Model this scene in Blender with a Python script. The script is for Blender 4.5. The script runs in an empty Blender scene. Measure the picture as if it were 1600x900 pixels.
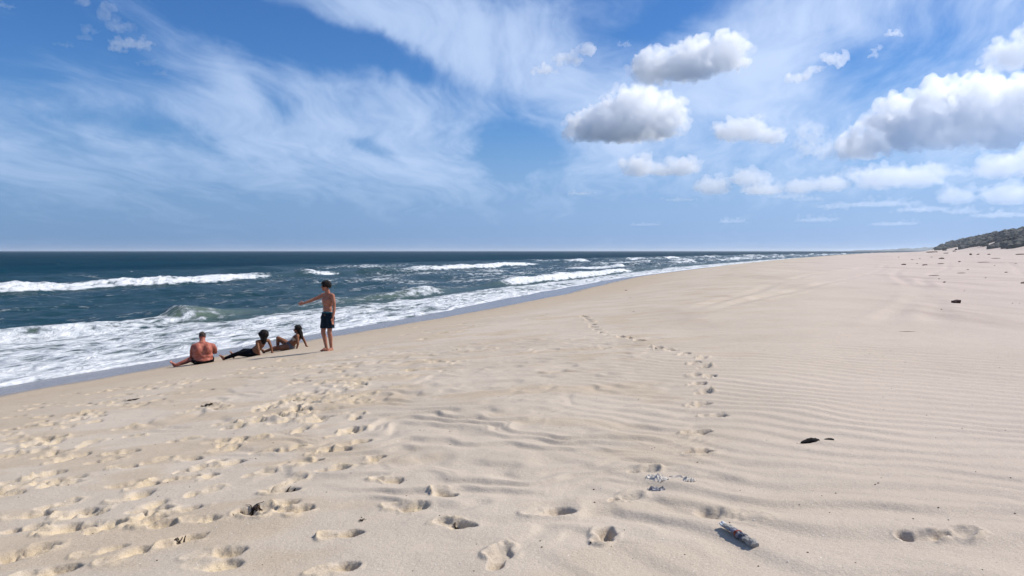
import bpy, bmesh, math, random
import numpy as np
from mathutils import Vector, Matrix

# ------------------------------------------------------------------ camera
scene = bpy.context.scene
COL = scene.collection
R = math.radians
EYE = 1.62                       # eye height above the sand at the photographer's feet
FOC = 1155.0                     # focal length in photo pixels (1600 wide)
PITCH = math.atan(58.0 / FOC)
cam_d = bpy.data.cameras.new('camera')
cam = bpy.data.objects.new('camera', cam_d)
COL.objects.link(cam)
cam_d.sensor_width = 36.0
cam_d.lens = 36.0 * FOC / 1600.0
cam_d.clip_start = 0.05
cam_d.clip_end = 80000.0
cam.location = (0, 0, EYE)
cam.rotation_euler = (math.pi / 2 - PITCH, 0, 0)
scene.camera = cam

def pix_dir(px, py):
    """unit world direction of a point measured in the photograph (1600 x 900)"""
    v = Vector(((px - 800) / FOC, (450 - py) / FOC, -1.0)).normalized()
    return Matrix.Rotation(math.pi / 2 - PITCH, 3, 'X') @ v

# ------------------------------------------------------------------ sun
SUN_AZ, SUN_EL = R(73), R(47)    # azimuth clockwise from +Y
sun_vec = Vector((math.sin(SUN_AZ) * math.cos(SUN_EL), math.cos(SUN_AZ) * math.cos(SUN_EL), math.sin(SUN_EL)))
sd = bpy.data.lights.new('sun', 'SUN')
sd.energy = 4.3
sd.angle = R(0.53)
sd.color = (1.0, 0.95, 0.87)
sun = bpy.data.objects.new('sun', sd)
COL.objects.link(sun)
sun.rotation_euler = sun_vec.to_track_quat('Z', 'Y').to_euler()

# ------------------------------------------------------------------ exposure
scene.view_settings.view_transform = 'Standard'
scene.view_settings.look = 'None'
scene.view_settings.gamma = 1.0
scene.view_settings.exposure = 0.39
scene.view_settings.use_curve_mapping = False
scene.cycles.use_denoising = True
scene.cycles.use_adaptive_sampling = True
scene.cycles.adaptive_threshold = 0.025
scene.cycles.max_bounces = 34
scene.cycles.diffuse_bounces = 3
scene.cycles.glossy_bounces = 3
scene.cycles.volume_bounces = 32

# ------------------------------------------------------------------ node helper
class NT:
    def __init__(self, tree):
        self.t = tree
    def n(self, typ, **kw):
        nd = self.t.nodes.new(typ)
        for k, v in kw.items():
            setattr(nd, k, v)
        return nd
    def link(self, a, b):
        self.t.links.new(a, b)
    def put(self, sock, v):
        if isinstance(v, bpy.types.NodeSocket):
            self.t.links.new(v, sock)
        elif v is not None:
            sock.default_value = v
    def m(self, op, a, b=None, c=None, clamp=False):
        nd = self.n('ShaderNodeMath', operation=op, use_clamp=clamp)
        self.put(nd.inputs[0], a)
        self.put(nd.inputs[1], b)
        self.put(nd.inputs[2], c)
        return nd.outputs[0]
    def vm(self, op, a, b=None):
        nd = self.n('ShaderNodeVectorMath', operation=op)
        self.put(nd.inputs[0], a)
        self.put(nd.inputs[1], b)
        return nd.outputs[0]
    def ss(self, v, lo, hi, a=0.0, b=1.0):
        nd = self.n('ShaderNodeMapRange', interpolation_type='SMOOTHSTEP')
        self.put(nd.inputs[0], v)
        for i, q in enumerate((lo, hi, a, b)):
            self.put(nd.inputs[1 + i], q)
        return nd.outputs[0]
    def lin(self, v, lo, hi, a=0.0, b=1.0):
        nd = self.n('ShaderNodeMapRange')
        self.put(nd.inputs[0], v)
        for i, q in enumerate((lo, hi, a, b)):
            self.put(nd.inputs[1 + i], q)
        return nd.outputs[0]
    def mix(self, f, a, b, blend='MIX'):
        nd = self.n('ShaderNodeMix', data_type='RGBA', blend_type=blend)
        self.put(nd.inputs[0], f)
        self.put(nd.inputs[6], a)
        self.put(nd.inputs[7], b)
        return nd.outputs[2]
    def noise(self, vec, scale, detail=4.0, rough=0.5, lac=2.0, dist=0.0, out=0):
        nd = self.n('ShaderNodeTexNoise')
        self.put(nd.inputs['Vector'], vec)
        nd.inputs['Scale'].default_value = scale
        nd.inputs['Detail'].default_value = detail
        nd.inputs['Roughness'].default_value = rough
        nd.inputs['Lacunarity'].default_value = lac
        nd.inputs['Distortion'].default_value = dist
        return nd.outputs[out]
    def noise2(self, vec, *a, **k):
        o = self.noise(vec, *a, **k)
        o.node.noise_dimensions = '2D'
        return o
    def mapping(self, vec, loc=(0, 0, 0), rot=(0, 0, 0), scale=(1, 1, 1), typ='POINT'):
        nd = self.n('ShaderNodeMapping', vector_type=typ)
        self.put(nd.inputs[0], vec)
        nd.inputs[1].default_value = loc
        nd.inputs[2].default_value = rot
        nd.inputs[3].default_value = scale
        return nd.outputs[0]
    def blob(self, vec, c, r, rot=0.0):
        """1 at the centre of a turned ellipse, 0 on its rim and beyond (squared falloff)"""
        ca, sa = math.cos(rot), math.sin(rot)
        ds = []
        for (ex, ey, rr) in ((ca, sa, r[0]), (-sa, ca, r[1])):
            d = self.n('ShaderNodeVectorMath', operation='DOT_PRODUCT')
            self.put(d.inputs[0], vec); d.inputs[1].default_value = (ex / rr, ey / rr, 0)
            ds.append(self.m('SUBTRACT', d.outputs['Value'], (c[0] * ex + c[1] * ey) / rr))
        q = self.m('MULTIPLY_ADD', ds[0], ds[0], self.m('MULTIPLY', ds[1], ds[1]))
        e = self.m('SUBTRACT', 1.0, q, clamp=True)
        return self.m('MULTIPLY', e, e)

# ------------------------------------------------------------------ sky
def ae(px, py):
    d = pix_dir(px, py)
    return math.atan2(d.x, d.y), math.asin(d.z)

def build_world():
    w = bpy.data.worlds.new('World')
    scene.world = w
    w.use_nodes = True
    w.node_tree.nodes.clear()
    T = NT(w.node_tree)
    PX = 1.0 / FOC
    tc = T.n('ShaderNodeTexCoord')
    sp = T.n('ShaderNodeSeparateXYZ'); T.link(tc.outputs['Generated'], sp.inputs[0])
    az = T.m('ARCTAN2', sp.outputs[0], sp.outputs[1])
    el = T.m('ARCSINE', sp.outputs[2])
    cmb = T.n('ShaderNodeCombineXYZ'); T.link(az, cmb.inputs[0]); T.link(el, cmb.inputs[1])
    P = cmb.outputs[0]
    # ragged domain
    wob = T.n('ShaderNodeTexNoise', noise_dimensions='2D'); wob.inputs['Scale'].default_value = 5.5; wob.inputs['Detail'].default_value = 5; wob.inputs['Roughness'].default_value = 0.6
    T.link(P, wob.inputs['Vector'])
    wv = T.vm('SUBTRACT', wob.outputs['Color'], (0.5, 0.5, 0.5))
    wv = T.vm('MULTIPLY', wv, (0.11, 0.08, 0))
    Pw = T.vm('ADD', P, wv)

    # ---------- high thin cloud on a plane overhead, streaks converging ahead
    zc = T.m('ADD', T.m('MAXIMUM', sp.outputs[2], 0.0), 0.17)
    cx = T.m('DIVIDE', sp.outputs[0], zc); cy = T.m('DIVIDE', sp.outputs[1], zc)
    cp = T.n('ShaderNodeCombineXYZ'); T.link(cx, cp.inputs[0]); T.link(cy, cp.inputs[1])
    Q = T.mapping(cp.outputs[0], (0, 0, 0), (0, 0, R(8)), (1, 1, 1))
    warp = T.n('ShaderNodeTexNoise', noise_dimensions='2D'); warp.inputs['Scale'].default_value = 1.1; warp.inputs['Detail'].default_value = 2
    T.link(Q, warp.inputs['Vector'])
    Qw = T.vm('ADD', Q, T.vm('MULTIPLY', T.vm('SUBTRACT', warp.outputs['Color'], (0.5, 0.5, 0.5)), (0.55, 0.55, 0)))
    st = T.noise2(T.mapping(Qw, scale=(1.0, 0.26, 1)), 3.0, 6, 0.52)
    fine = T.noise2(T.mapping(Qw, scale=(1.0, 0.40, 1)), 11.0, 5, 0.60)
    veil = T.m('MULTIPLY_ADD', fine, 0.40, T.m('MULTIPLY', st, 0.60))
    # banks and clear gaps of the thin cloud, seen in azimuth / elevation
    banks = [(700, 60, 380, 120, -0.35, 0.55), (330, 200, 420, 105, -0.28, 0.42), (640, 225, 240, 120, -0.45, 0.42),
             (1180, 60, 330, 100, 0.45, 0.40), (1150, 180, 380, 160, 0.1, 0.42), (60, 270, 300, 90, -0.2, 0.40),
             (385, 135, 95, 45, -0.5, 0.42), (380, 180, 130, 30, -0.2, 0.2), (1540, 180, 260, 200, 0.2, 0.25)]
    gaps = [(420, 55, 300, 55, -0.20, 0.55), (610, 95, 230, 42, -0.35, 0.55), (200, 190, 260, 36, -0.30, 0.45), (810, 230, 85, 60, -0.3, 0.6),
            (440, 165, 60, 36, -0.6, 0.3), (60, 60, 260, 90, -0.2, 0.4), (1400, 110, 190, 90, 0.25, 0.45), (590, 240, 90, 18, -0.3, 0.4),
            (1050, 30, 160, 40, 0.2, 0.2)]
    bsum = 0.0
    for (px, py, rx, ry, tl, s) in banks:
        a, e = ae(px, py)
        v = T.blob(Pw, (a, e), (rx * PX, ry * PX), tl)
        bsum = T.m('MULTIPLY_ADD', v, s, bsum)
    for (px, py, rx, ry, tl, s) in gaps:
        a, e = ae(px, py)
        v = T.blob(Pw, (a, e), (rx * PX, ry * PX), tl)
        bsum = T.m('MULTIPLY_ADD', v, -s, bsum)
    ca = T.m('MULTIPLY_ADD', bsum, 1.05, T.m('MULTIPLY_ADD', T.m('SUBTRACT', veil, 0.5), 1.65, 0.27))
    ca = T.ss(ca, -0.12, 1.05, 0.0, 0.92)
    # thin cloud thickens into a low even veil near the horizon
    lowv = T.m('MULTIPLY', T.ss(el, 0.17, 0.06, 0.0, 0.16), T.ss(el, -0.01, 0.05, 0.3, 1.0))
    ca = T.m('MULTIPLY', ca, T.ss(el, 0.01, 0.13, 0.30, 1.0))
    ca = T.m('MAXIMUM', ca, lowv)

    sky = T.n('ShaderNodeTexSky', sky_type='NISHITA')
    sky.sun_disc = False
    sky.sun_elevation = SUN_EL
    sky.sun_rotation = SUN_AZ
    sky.altitude = 0
    sky.air_density = 1.0
    sky.dust_density = 0.15
    sky.ozone_density = 3.0
    hs = T.n('ShaderNodeHueSaturation'); hs.inputs['Saturation'].default_value = 1.22; hs.inputs['Value'].default_value = 0.066
    T.link(sky.outputs[0], hs.inputs['Color'])
    tint = T.mix(1.0, hs.outputs[0], (0.70, 0.96, 1.28, 1), 'MULTIPLY')
    # pale humid air low over the water
    low = T.ss(el, 0.24, 0.0, 0.0, 0.90)
    tint = T.mix(low, tint, T.mix(T.ss(az, -0.6, 0.7), (0.080, 0.190, 0.395, 1), (0.185, 0.325, 0.61, 1)))
    col = T.mix(ca, tint, T.mix(T.ss(az, -0.6, 0.6), (0.34, 0.455, 0.67, 1), (0.50, 0.61, 0.82, 1)))
    # keep the physical scale of the sky: background strength 0.1, colours divided back
    up = T.vm('SCALE', col); up.node.inputs['Scale'].default_value = 10.0
    bg = T.n('ShaderNodeBackground'); bg.inputs['Strength'].default_value = 0.1
    T.link(up, bg.inputs['Color'])
    out = T.n('ShaderNodeOutputWorld'); T.link(bg.outputs[0], out.inputs[0])
    w.cycles.sampling_method = 'MANUAL'
    w.cycles.sample_map_resolution = 512
build_world()

# ------------------------------------------------------------------ numpy noise
_rs = np.random.RandomState(7)
_perm = _rs.permutation(4096)
_ang = _rs.rand(4096) * 2 * np.pi
_gx, _gy = np.cos(_ang), np.sin(_ang)

def noise2(x, y, seed=0):
    x = np.asarray(x, float) + seed * 17.37; y = np.asarray(y, float) + seed * 9.13
    xi = np.floor(x).astype(np.int64); yi = np.floor(y).astype(np.int64)
    xf = x - xi; yf = y - yi
    u = xf * xf * xf * (xf * (xf * 6 - 15) + 10); v = yf * yf * yf * (yf * (yf * 6 - 15) + 10)
    def gr(ix, iy, fx, fy):
        h = _perm[(_perm[ix & 4095] + iy) & 4095]
        return _gx[h] * fx + _gy[h] * fy
    a = gr(xi, yi, xf, yf); b = gr(xi + 1, yi, xf - 1, yf)
    c = gr(xi, yi + 1, xf, yf - 1); d = gr(xi + 1, yi + 1, xf - 1, yf - 1)
    return (a + u * (b - a) + v * ((c + u * (d - c)) - (a + u * (b - a)))) * 1.5

def fbm(x, y, oct=3, seed=0, gain=0.5):
    s = 0.0; a = 1.0; f = 1.0
    for i in range(oct):
        s = s + a * noise2(x * f, y * f, seed + i * 3)
        a *= gain; f *= 2.03
    return s

def sstep(x, a, b):
    t = np.clip((x - a) / (b - a), 0, 1)
    return t * t * (3 - 2 * t)

# ------------------------------------------------------------------ shore coordinates
P0 = np.array((-12.8, 18.5)); TS = np.array((0.375, 0.927)); TN = np.array((0.927, -0.375))
SEA = -1.80

def shore_off(s):
    return np.interp(s, [-200, -20, 0, 20, 45, 77, 142, 220, 310, 500, 713, 1200, 3000],
                     [0, 0, 0, -0.2, -2.0, -3.6, -1.5, 4.0, 12, 31, 56, 140, 560])

def to_sd(x, y):
    rx = x - P0[0]; ry = y - P0[1]
    s = rx * TS[0] + ry * TS[1]
    o = rx * TN[0] + ry * TN[1]
    return s, o - shore_off(s), o

PD = [-200, -12, -5, 0, 1.5, 3, 3.9, 4.4, 5.4, 7.7, 10, 12.5, 15.5, 18.8, 25, 40, 60, 75, 90, 105, 120, 140, 170, 220, 400, 1500]
PZ = [-12, -3.4, -2.4, -1.80, -1.68, -1.50, -1.38, -1.31, -1.13, -0.88, -0.62, -0.38, -0.13, 0.0, 0.03, 0.1, 0.55, 1.1, 2.2, 5.0, 9.0, 14.5, 18, 19, 12, 10]

def base_z(x, y):
    x = np.asarray(x, float); y = np.asarray(y, float)
    s, d, o = to_sd(x, y)
    d = d + 0.085 * np.clip(s - 420, 0, 900) * sstep(d, 15, 60)
    z = np.interp(d, PD, PZ) * 0.5 + 0.25 * (np.interp(d - 0.6, PD, PZ) + np.interp(d + 0.6, PD, PZ))
    # dunes: lumpy crest, fading far along the shore
    k = sstep(d, 70, 125)
    z = z + k * (fbm(x / 55, y / 55, 3, 2) * 3.2)
    # gentle unevenness of the berm
    amp = sstep(d, 3, 12) * (1 - 0.0 * k)
    z = z + amp * (noise2(x / 9, y / 9, 5) * 0.07 + noise2(x / 30, y / 30, 6) * 0.12 * sstep(d, 22, 60))
    return z

def ground_at(px, py):
    d = pix_dir(px, py)
    t = np.concatenate([np.arange(2.0, 60, 0.01), np.geomspace(60, 3000, 4000)])
    x = t * d.x; y = t * d.y; z = EYE + t * d.z
    h = base_z(x, y)
    k = np.argmax(z < h)
    return float(x[k]), float(y[k]), float(h[k])

def sea_at(px, py):
    d = pix_dir(px, py)
    t = (SEA - EYE) / min(d.z, -1e-4)
    return d.x * t, d.y * t

# ------------------------------------------------------------------ materials
def new_mat(name):
    m = bpy.data.materials.new(name)
    m.use_nodes = True
    m.node_tree.nodes.clear()
    T = NT(m.node_tree)
    out = T.n('ShaderNodeOutputMaterial')
    bs = T.n('ShaderNodeBsdfPrincipled')
    T.link(bs.outputs[0], out.inputs[0])
    return m, T, bs, out

def world_pos(T):
    g = T.n('ShaderNodeNewGeometry')
    return g.outputs['Position']

def attr(T, name):
    a = T.n('ShaderNodeAttribute'); a.attribute_name = name
    return a.outputs['Fac']

def simple_mat(name, col, rough=0.7, var=0.25, scale=30.0, bump=0.0, spec=0.3, col2=None, sss=0.0):
    m, T, bs, out = new_mat(name)
    tc = T.n('ShaderNodeTexCoord')
    n = T.noise(tc.outputs['Object'], scale, 5, 0.6)
    c2 = col2 if col2 else tuple(c * (1 - var) for c in col)
    c1 = col if col2 else tuple(min(1, c * (1 + var)) for c in col)
    c = T.mix(T.ss(n, 0.3, 0.7), (*c2, 1), (*c1, 1))
    T.link(c, bs.inputs['Base Color'])
    bs.inputs['Roughness'].default_value = rough
    bs.inputs['Specular IOR Level'].default_value = spec
    if sss:
        bs.inputs['Subsurface Weight'].default_value = sss
        bs.inputs['Subsurface Radius'].default_value = (0.02, 0.008, 0.004)
        bs.inputs['Subsurface Scale'].default_value = 0.5
    if bump:
        b = T.n('ShaderNodeBump'); b.inputs['Strength'].default_value = bump; b.inputs['Distance'].default_value = 0.01
        T.link(n, b.inputs['Height']); T.link(b.outputs[0], bs.inputs['Normal'])
    return m

def sand_material():
    m, T, bs, out = new_mat('sand')
    p = world_pos(T)
    wet = attr(T, 'wet'); warm = attr(T, 'warm'); disturbed = attr(T, 'disturbed')
    big = T.noise(p, 0.35, 4, 0.55)
    mid = T.noise(p, 3.5, 5, 0.6)
    gr = T.noise(p, 120.0, 3, 0.75)
    dry = T.mix(T.ss(big, 0.35, 0.65), (0.425, 0.358, 0.285, 1), (0.470, 0.398, 0.320, 1))
    dry = T.mix(T.m('MULTIPLY', attr(T, 'inland'), 0.9), dry, (0.480, 0.398, 0.352, 1))
    damp = T.mix(T.ss(mid, 0.3, 0.7), (0.385, 0.305, 0.218, 1), (0.425, 0.338, 0.245, 1))
    c = T.mix(warm, dry, damp)
    c = T.mix(T.m('MULTIPLY', disturbed, 0.85), c, (0.530, 0.425, 0.285, 1))
    c = T.mix(T.ss(mid, 0.35, 0.75, 0.0, 0.10), c, (0.34, 0.28, 0.23, 1))
    # grains: light quartz and dark flecks
    c = T.mix(T.ss(gr, 0.50, 0.28, 0.0, 0.48), c, (0.17, 0.14, 0.11, 1))
    c = T.mix(T.ss(gr, 0.53, 0.74, 0.0, 0.45), c, (0.72, 0.65, 0.56, 1))
    fl = T.n('ShaderNodeTexVoronoi'); fl.inputs['Scale'].default_value = 26.0; T.link(p, fl.inputs['Vector'])
    fc = T.n('ShaderNodeSeparateColor'); T.link(fl.outputs['Color'], fc.inputs[0])
    fleck = T.m('MULTIPLY', T.ss(fl.outputs['Distance'], 0.13, 0.06), T.ss(fc.outputs[0], 0.965, 0.975))
    c = T.mix(T.m('MULTIPLY', fleck, 0.8), c, (0.05, 0.035, 0.025, 1))
    fl2 = T.m('MULTIPLY', T.ss(fl.outputs['Distance'], 0.14, 0.07), T.ss(fc.outputs[1], 0.975, 0.985))
    c = T.mix(fl2, c, (0.75, 0.72, 0.68, 1))
    # wind-drawn smears of darker and paler sand on the upper beach
    sm = T.noise(T.mapping(p, rot=(0, 0, math.atan2(TS[0], TS[1]) + 0.5), scale=(0.30, 0.055, 1)), 1.0, 5, 0.6)
    up = T.m('MULTIPLY', attr(T, 'upper'), T.ss(sm, 0.50, 0.68, 0.0, 0.40))
    c = T.mix(up, c, (0.27, 0.215, 0.185, 1))
    c = T.mix(T.m('MULTIPLY', attr(T, 'upper'), T.ss(sm, 0.46, 0.30, 0.0, 0.35)), c, (0.52, 0.45, 0.38, 1))
    c = T.mix(wet, c, T.mix(T.ss(mid, 0.3, 0.7), (0.165, 0.142, 0.128, 1), (0.205, 0.175, 0.155, 1)))
    T.link(c, bs.inputs['Base Color'])
    r = T.lin(wet, 0.0, 1.0, 0.95, 0.24)
    T.link(r, bs.inputs['Roughness'])
    T.link(T.lin(wet, 0, 1, 0.15, 0.22), bs.inputs['Specular IOR Level'])
    h = T.m('MULTIPLY_ADD', gr, 0.0022, T.m('MULTIPLY', T.noise(p, 38.0, 5, 0.65), 0.0075))
    h = T.m('MULTIPLY_ADD', T.noise(p, 8.0, 4, 0.6), 0.012, h)
    b = T.n('ShaderNodeBump'); b.inputs['Distance'].default_value = 1.0
    T.link(T.lin(wet, 0, 0.7, 0.75, 0.03), b.inputs['Strength'])
    T.link(h, b.inputs['Height']); T.link(b.outputs[0], bs.inputs['Normal'])
    return m

def sea_material():
    m, T, bs, out = new_mat('sea_water')
    p = world_pos(T)
    foam = attr(T, 'foam'); shallow = attr(T, 'shallow'); far = attr(T, 'far')
    # coordinates running along the shore
    q = T.mapping(p, rot=(0, 0, math.atan2(TS[0], TS[1])), scale=(1, 1, 1))
    qs = T.mapping(q, scale=(1.0, 0.45, 1.0))
    wv = T.n('ShaderNodeTexNoise'); wv.inputs['Scale'].default_value = 1.2; wv.inputs['Detail'].default_value = 3
    T.link(qs, wv.inputs['Vector'])
    qd = T.vm('ADD', qs, T.vm('MULTIPLY', T.vm('SUBTRACT', wv.outputs['Color'], (0.5, 0.5, 0.5)), (0.9, 0.9, 0.0)))
    v1 = T.n('ShaderNodeTexVoronoi', feature='DISTANCE_TO_EDGE'); v1.inputs['Scale'].default_value = 1.5; v1.inputs['Detail'].default_value = 2.0; T.link(qd, v1.inputs['Vector'])
    lace = T.ss(v1.outputs['Distance'], 0.30, 0.02)
    nf = T.noise(qd, 2.2, 7, 0.68)
    nb = T.noise(qs, 0.32, 3, 0.5)
    tex = T.m('MULTIPLY_ADD', lace, 0.42, T.m('MULTIPLY', nf, 1.35))
    tex = T.m('MULTIPLY_ADD', T.m('SUBTRACT', nb, 0.5), 0.4, tex)
    f = T.m('ADD', T.m('MULTIPLY', foam, 1.25), T.m('SUBTRACT', tex, 1.36))
    mask = T.ss(f, -0.04, 0.34)
    mask = T.m('MULTIPLY', mask, T.ss(foam, 0.02, 0.12))
    # whitecaps far out: short streaks
    wc = T.noise(T.mapping(q, scale=(0.20, 0.055, 1)), 1.0, 4, 0.6)
    wc2 = T.noise(T.mapping(q, scale=(0.012, 0.006, 1)), 1.0, 2, 0.5)
    caps = T.ss(T.m('MULTIPLY_ADD', wc2, 0.25, wc), 0.90, 0.96, 0.0, 0.75)
    mask = T.m('MAXIMUM', mask, T.m('MULTIPLY', caps, T.ss(far, 0.1, 0.6)))
    deep = T.mix(T.ss(T.noise(T.mapping(q, scale=(1, 0.35, 1)), 0.03, 4, 0.6), 0.35, 0.65), (0.0015, 0.022, 0.043, 1), (0.003, 0.032, 0.053, 1))
    mids = T.mix(far, (0.008, 0.034, 0.042, 1), deep)
    wcol = T.mix(shallow, mids, (0.080, 0.112, 0.080, 1))
    fc = T.mix(T.ss(f, 0.0, 0.75), (0.33, 0.38, 0.42, 1), (0.70, 0.715, 0.73, 1))
    c = T.mix(mask, wcol, fc)
    T.link(c, bs.inputs['Base Color'])
    T.link(T.lin(mask, 0, 1, 0.4, 0.85), bs.inputs['Roughness'])
    bs.inputs['IOR'].default_value = 1.333
    bs.inputs['Specular IOR Level'].default_value = 0.0
    # ripples and chop
    h1 = T.noise(T.mapping(q, scale=(1, 0.5, 1)), 0.9, 5, 0.62)
    h2 = T.noise(T.mapping(q, scale=(1, 0.4, 1)), 0.16, 3, 0.55)
    h = T.m('MULTIPLY_ADD', h2, 0.75, T.m('MULTIPLY', h1, 0.38))
    h = T.m('MULTIPLY_ADD', T.m('MULTIPLY', mask, f), 0.30, h)
    h = T.m('MULTIPLY_ADD', T.m('MULTIPLY', nf, mask), 0.10, h)
    b = T.n('ShaderNodeBump'); b.inputs['Distance'].default_value = 1.0; b.inputs['Strength'].default_value = 0.9
    T.link(h, b.inputs['Height']); T.link(b.outputs[0], bs.inputs['Normal'])
    # mirror of the sky: over many steep wavelets the far sea returns less of it than a flat sheet would
    fr = T.n('ShaderNodeFresnel'); fr.inputs['IOR'].default_value = 1.333; T.link(b.outputs[0], fr.inputs['Normal'])
    gl = T.n('ShaderNodeBsdfGlossy'); gl.inputs['Roughness'].default_value = 0.16; T.link(b.outputs[0], gl.inputs['Normal'])
    fac = T.m('MULTIPLY', T.m('MINIMUM', fr.outputs[0], 0.6), T.lin(far, 0, 1, 0.62, 0.11))
    fac = T.m('MULTIPLY', fac, T.m('SUBTRACT', 1.0, mask))
    ms = T.n('ShaderNodeMixShader'); T.link(fac, ms.inputs[0]); T.link(bs.outputs[0], ms.inputs[1]); T.link(gl.outputs[0], ms.inputs[2])
    T.link(ms.outputs[0], out.inputs[0])
    return m

MAT = {}
MAT['sand'] = sand_material()
MAT['sea'] = sea_material()

# ------------------------------------------------------------------ mesh helpers
def link(o, parent=None):
    COL.objects.link(o)
    if parent is not None:
        o.parent = parent
    return o

def tag(o, label=None, cat=None, group=None, kind=None):
    if label: o['label'] = label
    if cat: o['category'] = cat
    if group: o['group'] = group
    if kind: o['kind'] = kind
    return o

def mesh_obj(name, verts, faces, mat, parent=None, smooth=True):
    me = bpy.data.meshes.new(name)
    me.from_pydata([tuple(v) for v in verts], [], [tuple(f) for f in faces])
    me.update()
    if smooth:
        me.polygons.foreach_set('use_smooth', [True] * len(me.polygons))
    me.materials.append(mat)
    return link(bpy.data.objects.new(name, me), parent)

def grid_mesh(name, X, Y, Z, keep, mat, attrs):
    """X, Y, Z: rows x cols arrays; keep: boolean per quad"""
    r, c = X.shape
    idx = np.arange(r * c).reshape(r, c)
    quads = np.stack([idx[:-1, :-1], idx[:-1, 1:], idx[1:, 1:], idx[1:, :-1]], -1)[keep]
    used = np.zeros(r * c, bool); used[quads.ravel()] = True
    remap = np.cumsum(used) - 1
    quads = remap[quads]
    co = np.stack([X.ravel()[used], Y.ravel()[used], Z.ravel()[used]], -1)
    me = bpy.data.meshes.new(name)
    me.vertices.add(len(co)); me.vertices.foreach_set('co', co.astype(np.float32).ravel())
    n = len(quads)
    me.loops.add(n * 4); me.loops.foreach_set('vertex_index', quads.astype(np.int32).ravel())
    me.polygons.add(n)
    me.polygons.foreach_set('loop_start', np.arange(0, n * 4, 4, dtype=np.int32))
    me.polygons.foreach_set('loop_total', np.full(n, 4, np.int32))
    me.update(calc_edges=True)
    me.polygons.foreach_set('use_smooth', np.ones(n, bool))
    for k, v in attrs.items():
        a = me.attributes.new(k, 'FLOAT', 'POINT')
        a.data.foreach_set('value', v.ravel()[used].astype(np.float32))
    me.materials.append(mat)
    return link(bpy.data.objects.new(name, me))

# ------------------------------------------------------------------ footprints
rng = random.Random(11)
prints = []          # x, y, heading, length, width, depth, soft

def add_print(px, py, head=None, L=0.27, depth=0.035, soft=0.35):
    x, y, z = ground_at(px, py)
    prints.append((x, y, R(head if head is not None else rng.uniform(0, 360)), L, L * 0.45, depth, soft))

for (px, py, hd, L, dp, sf) in [
    (862, 802, 80, .34, .05, .5), (945, 838, 20, .26, .05, .4), (978, 778, 60, .27, .04, .5), (780, 872, 10, .28, .05, .35),
    (535, 835, 70, .28, .045, .3), (712, 820, 115, .29, .04, .4), (635, 792, 95, .31, .035, .5), (693, 770, 150, .26, .03, .4),
    (605, 748, 100, .28, .035, .5), (1140, 803, 105, .42, .03, .7), (1437, 838, 100, .24, .04, .6), (1492, 836, 85, .26, .035, .7),
    (1005, 735, 70, .26, .03, .5), (525, 888, 60, .27, .04, .3), (440, 768, 85, .27, .04, .35), (400, 798, 75, .28, .04, .35),
    (438, 790, 55, .30, .035, .4), (470, 798, 20, .26, .04, .4), (285, 845, 40, .30, .04, .4), (340, 864, 80, .34, .04, .4),
    (235, 798, 85, .30, .04, .35), (240, 820, 95, .30, .04, .35), (300, 735, 70, .30, .04, .35), (285, 747, 80, .28, .03, .4),
    (318, 768, 45, .30, .03, .45), (405, 740, 50, .28, .035, .4), (360, 694, 60, .27, .04, .4), (395, 687, 60, .27, .04, .4),
    (340, 690, 70, .27, .03, .4), (200, 756, 70, .30, .04, .35), (205, 778, 60, .30, .04, .35), (118, 712, 60, .28, .04, .35),
    (75, 740, 50, .28, .04, .35), (95, 757, 75, .34, .04, .35), (42, 805, 80, .33, .05, .4), (40, 826, 75, .27, .04, .35),
    (118, 800, 60, .30, .04, .35), (110, 828, 70, .32, .04, .35), (42, 862, 55, .34, .05, .35), (70, 893, 80, .34, .04, .35),
    (525, 703, 80, .28, .045, .3), (500, 706, 40, .26, .035, .35), (585, 716, 10, .28, .04, .35), (520, 733, 60, .27, .035, .35),
    (545, 672, 30, .28, .04, .35), (490, 657, 85, .30, .035, .4), (412, 640, 60, .28, .04, .35), (462, 625, 80, .28, .03, .4),
    (350, 663, 70, .27, .03, .4), (412, 706, 85, .27, .035, .35), (430, 648, 80, .26, .03, .35), (500, 640, 80, .28, .03, .4),
    (545, 625, 60, .26, .03, .4), (325, 633, 85, .30, .04, .3), (345, 637, 80, .25, .035, .3), (160, 860, 70, .3, .02, .6)]:
    add_print(px, py, hd, L, dp, sf)
trail = [(1093, 707), (1090, 676), (1115, 650), (1093, 632), (1100, 613), (1090, 600), (1108, 588), (1085, 586), (1100, 574), (1085, 567),
         (1097, 559), (1068, 553), (1050, 547), (1030, 543), (1022, 545), (1000, 532), (985, 529), (970, 526), (952, 523), (941, 519), (934, 515),
         (928, 511), (926, 507), (922, 503), (919, 500), (916, 497), (913, 495)]
for i, (px, py) in enumerate(trail):
    add_print(px, py, (70 if i < 4 else 40 if i < 12 else -20) + rng.uniform(-15, 15), .29, .05 + .0018 * i, .42)
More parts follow.
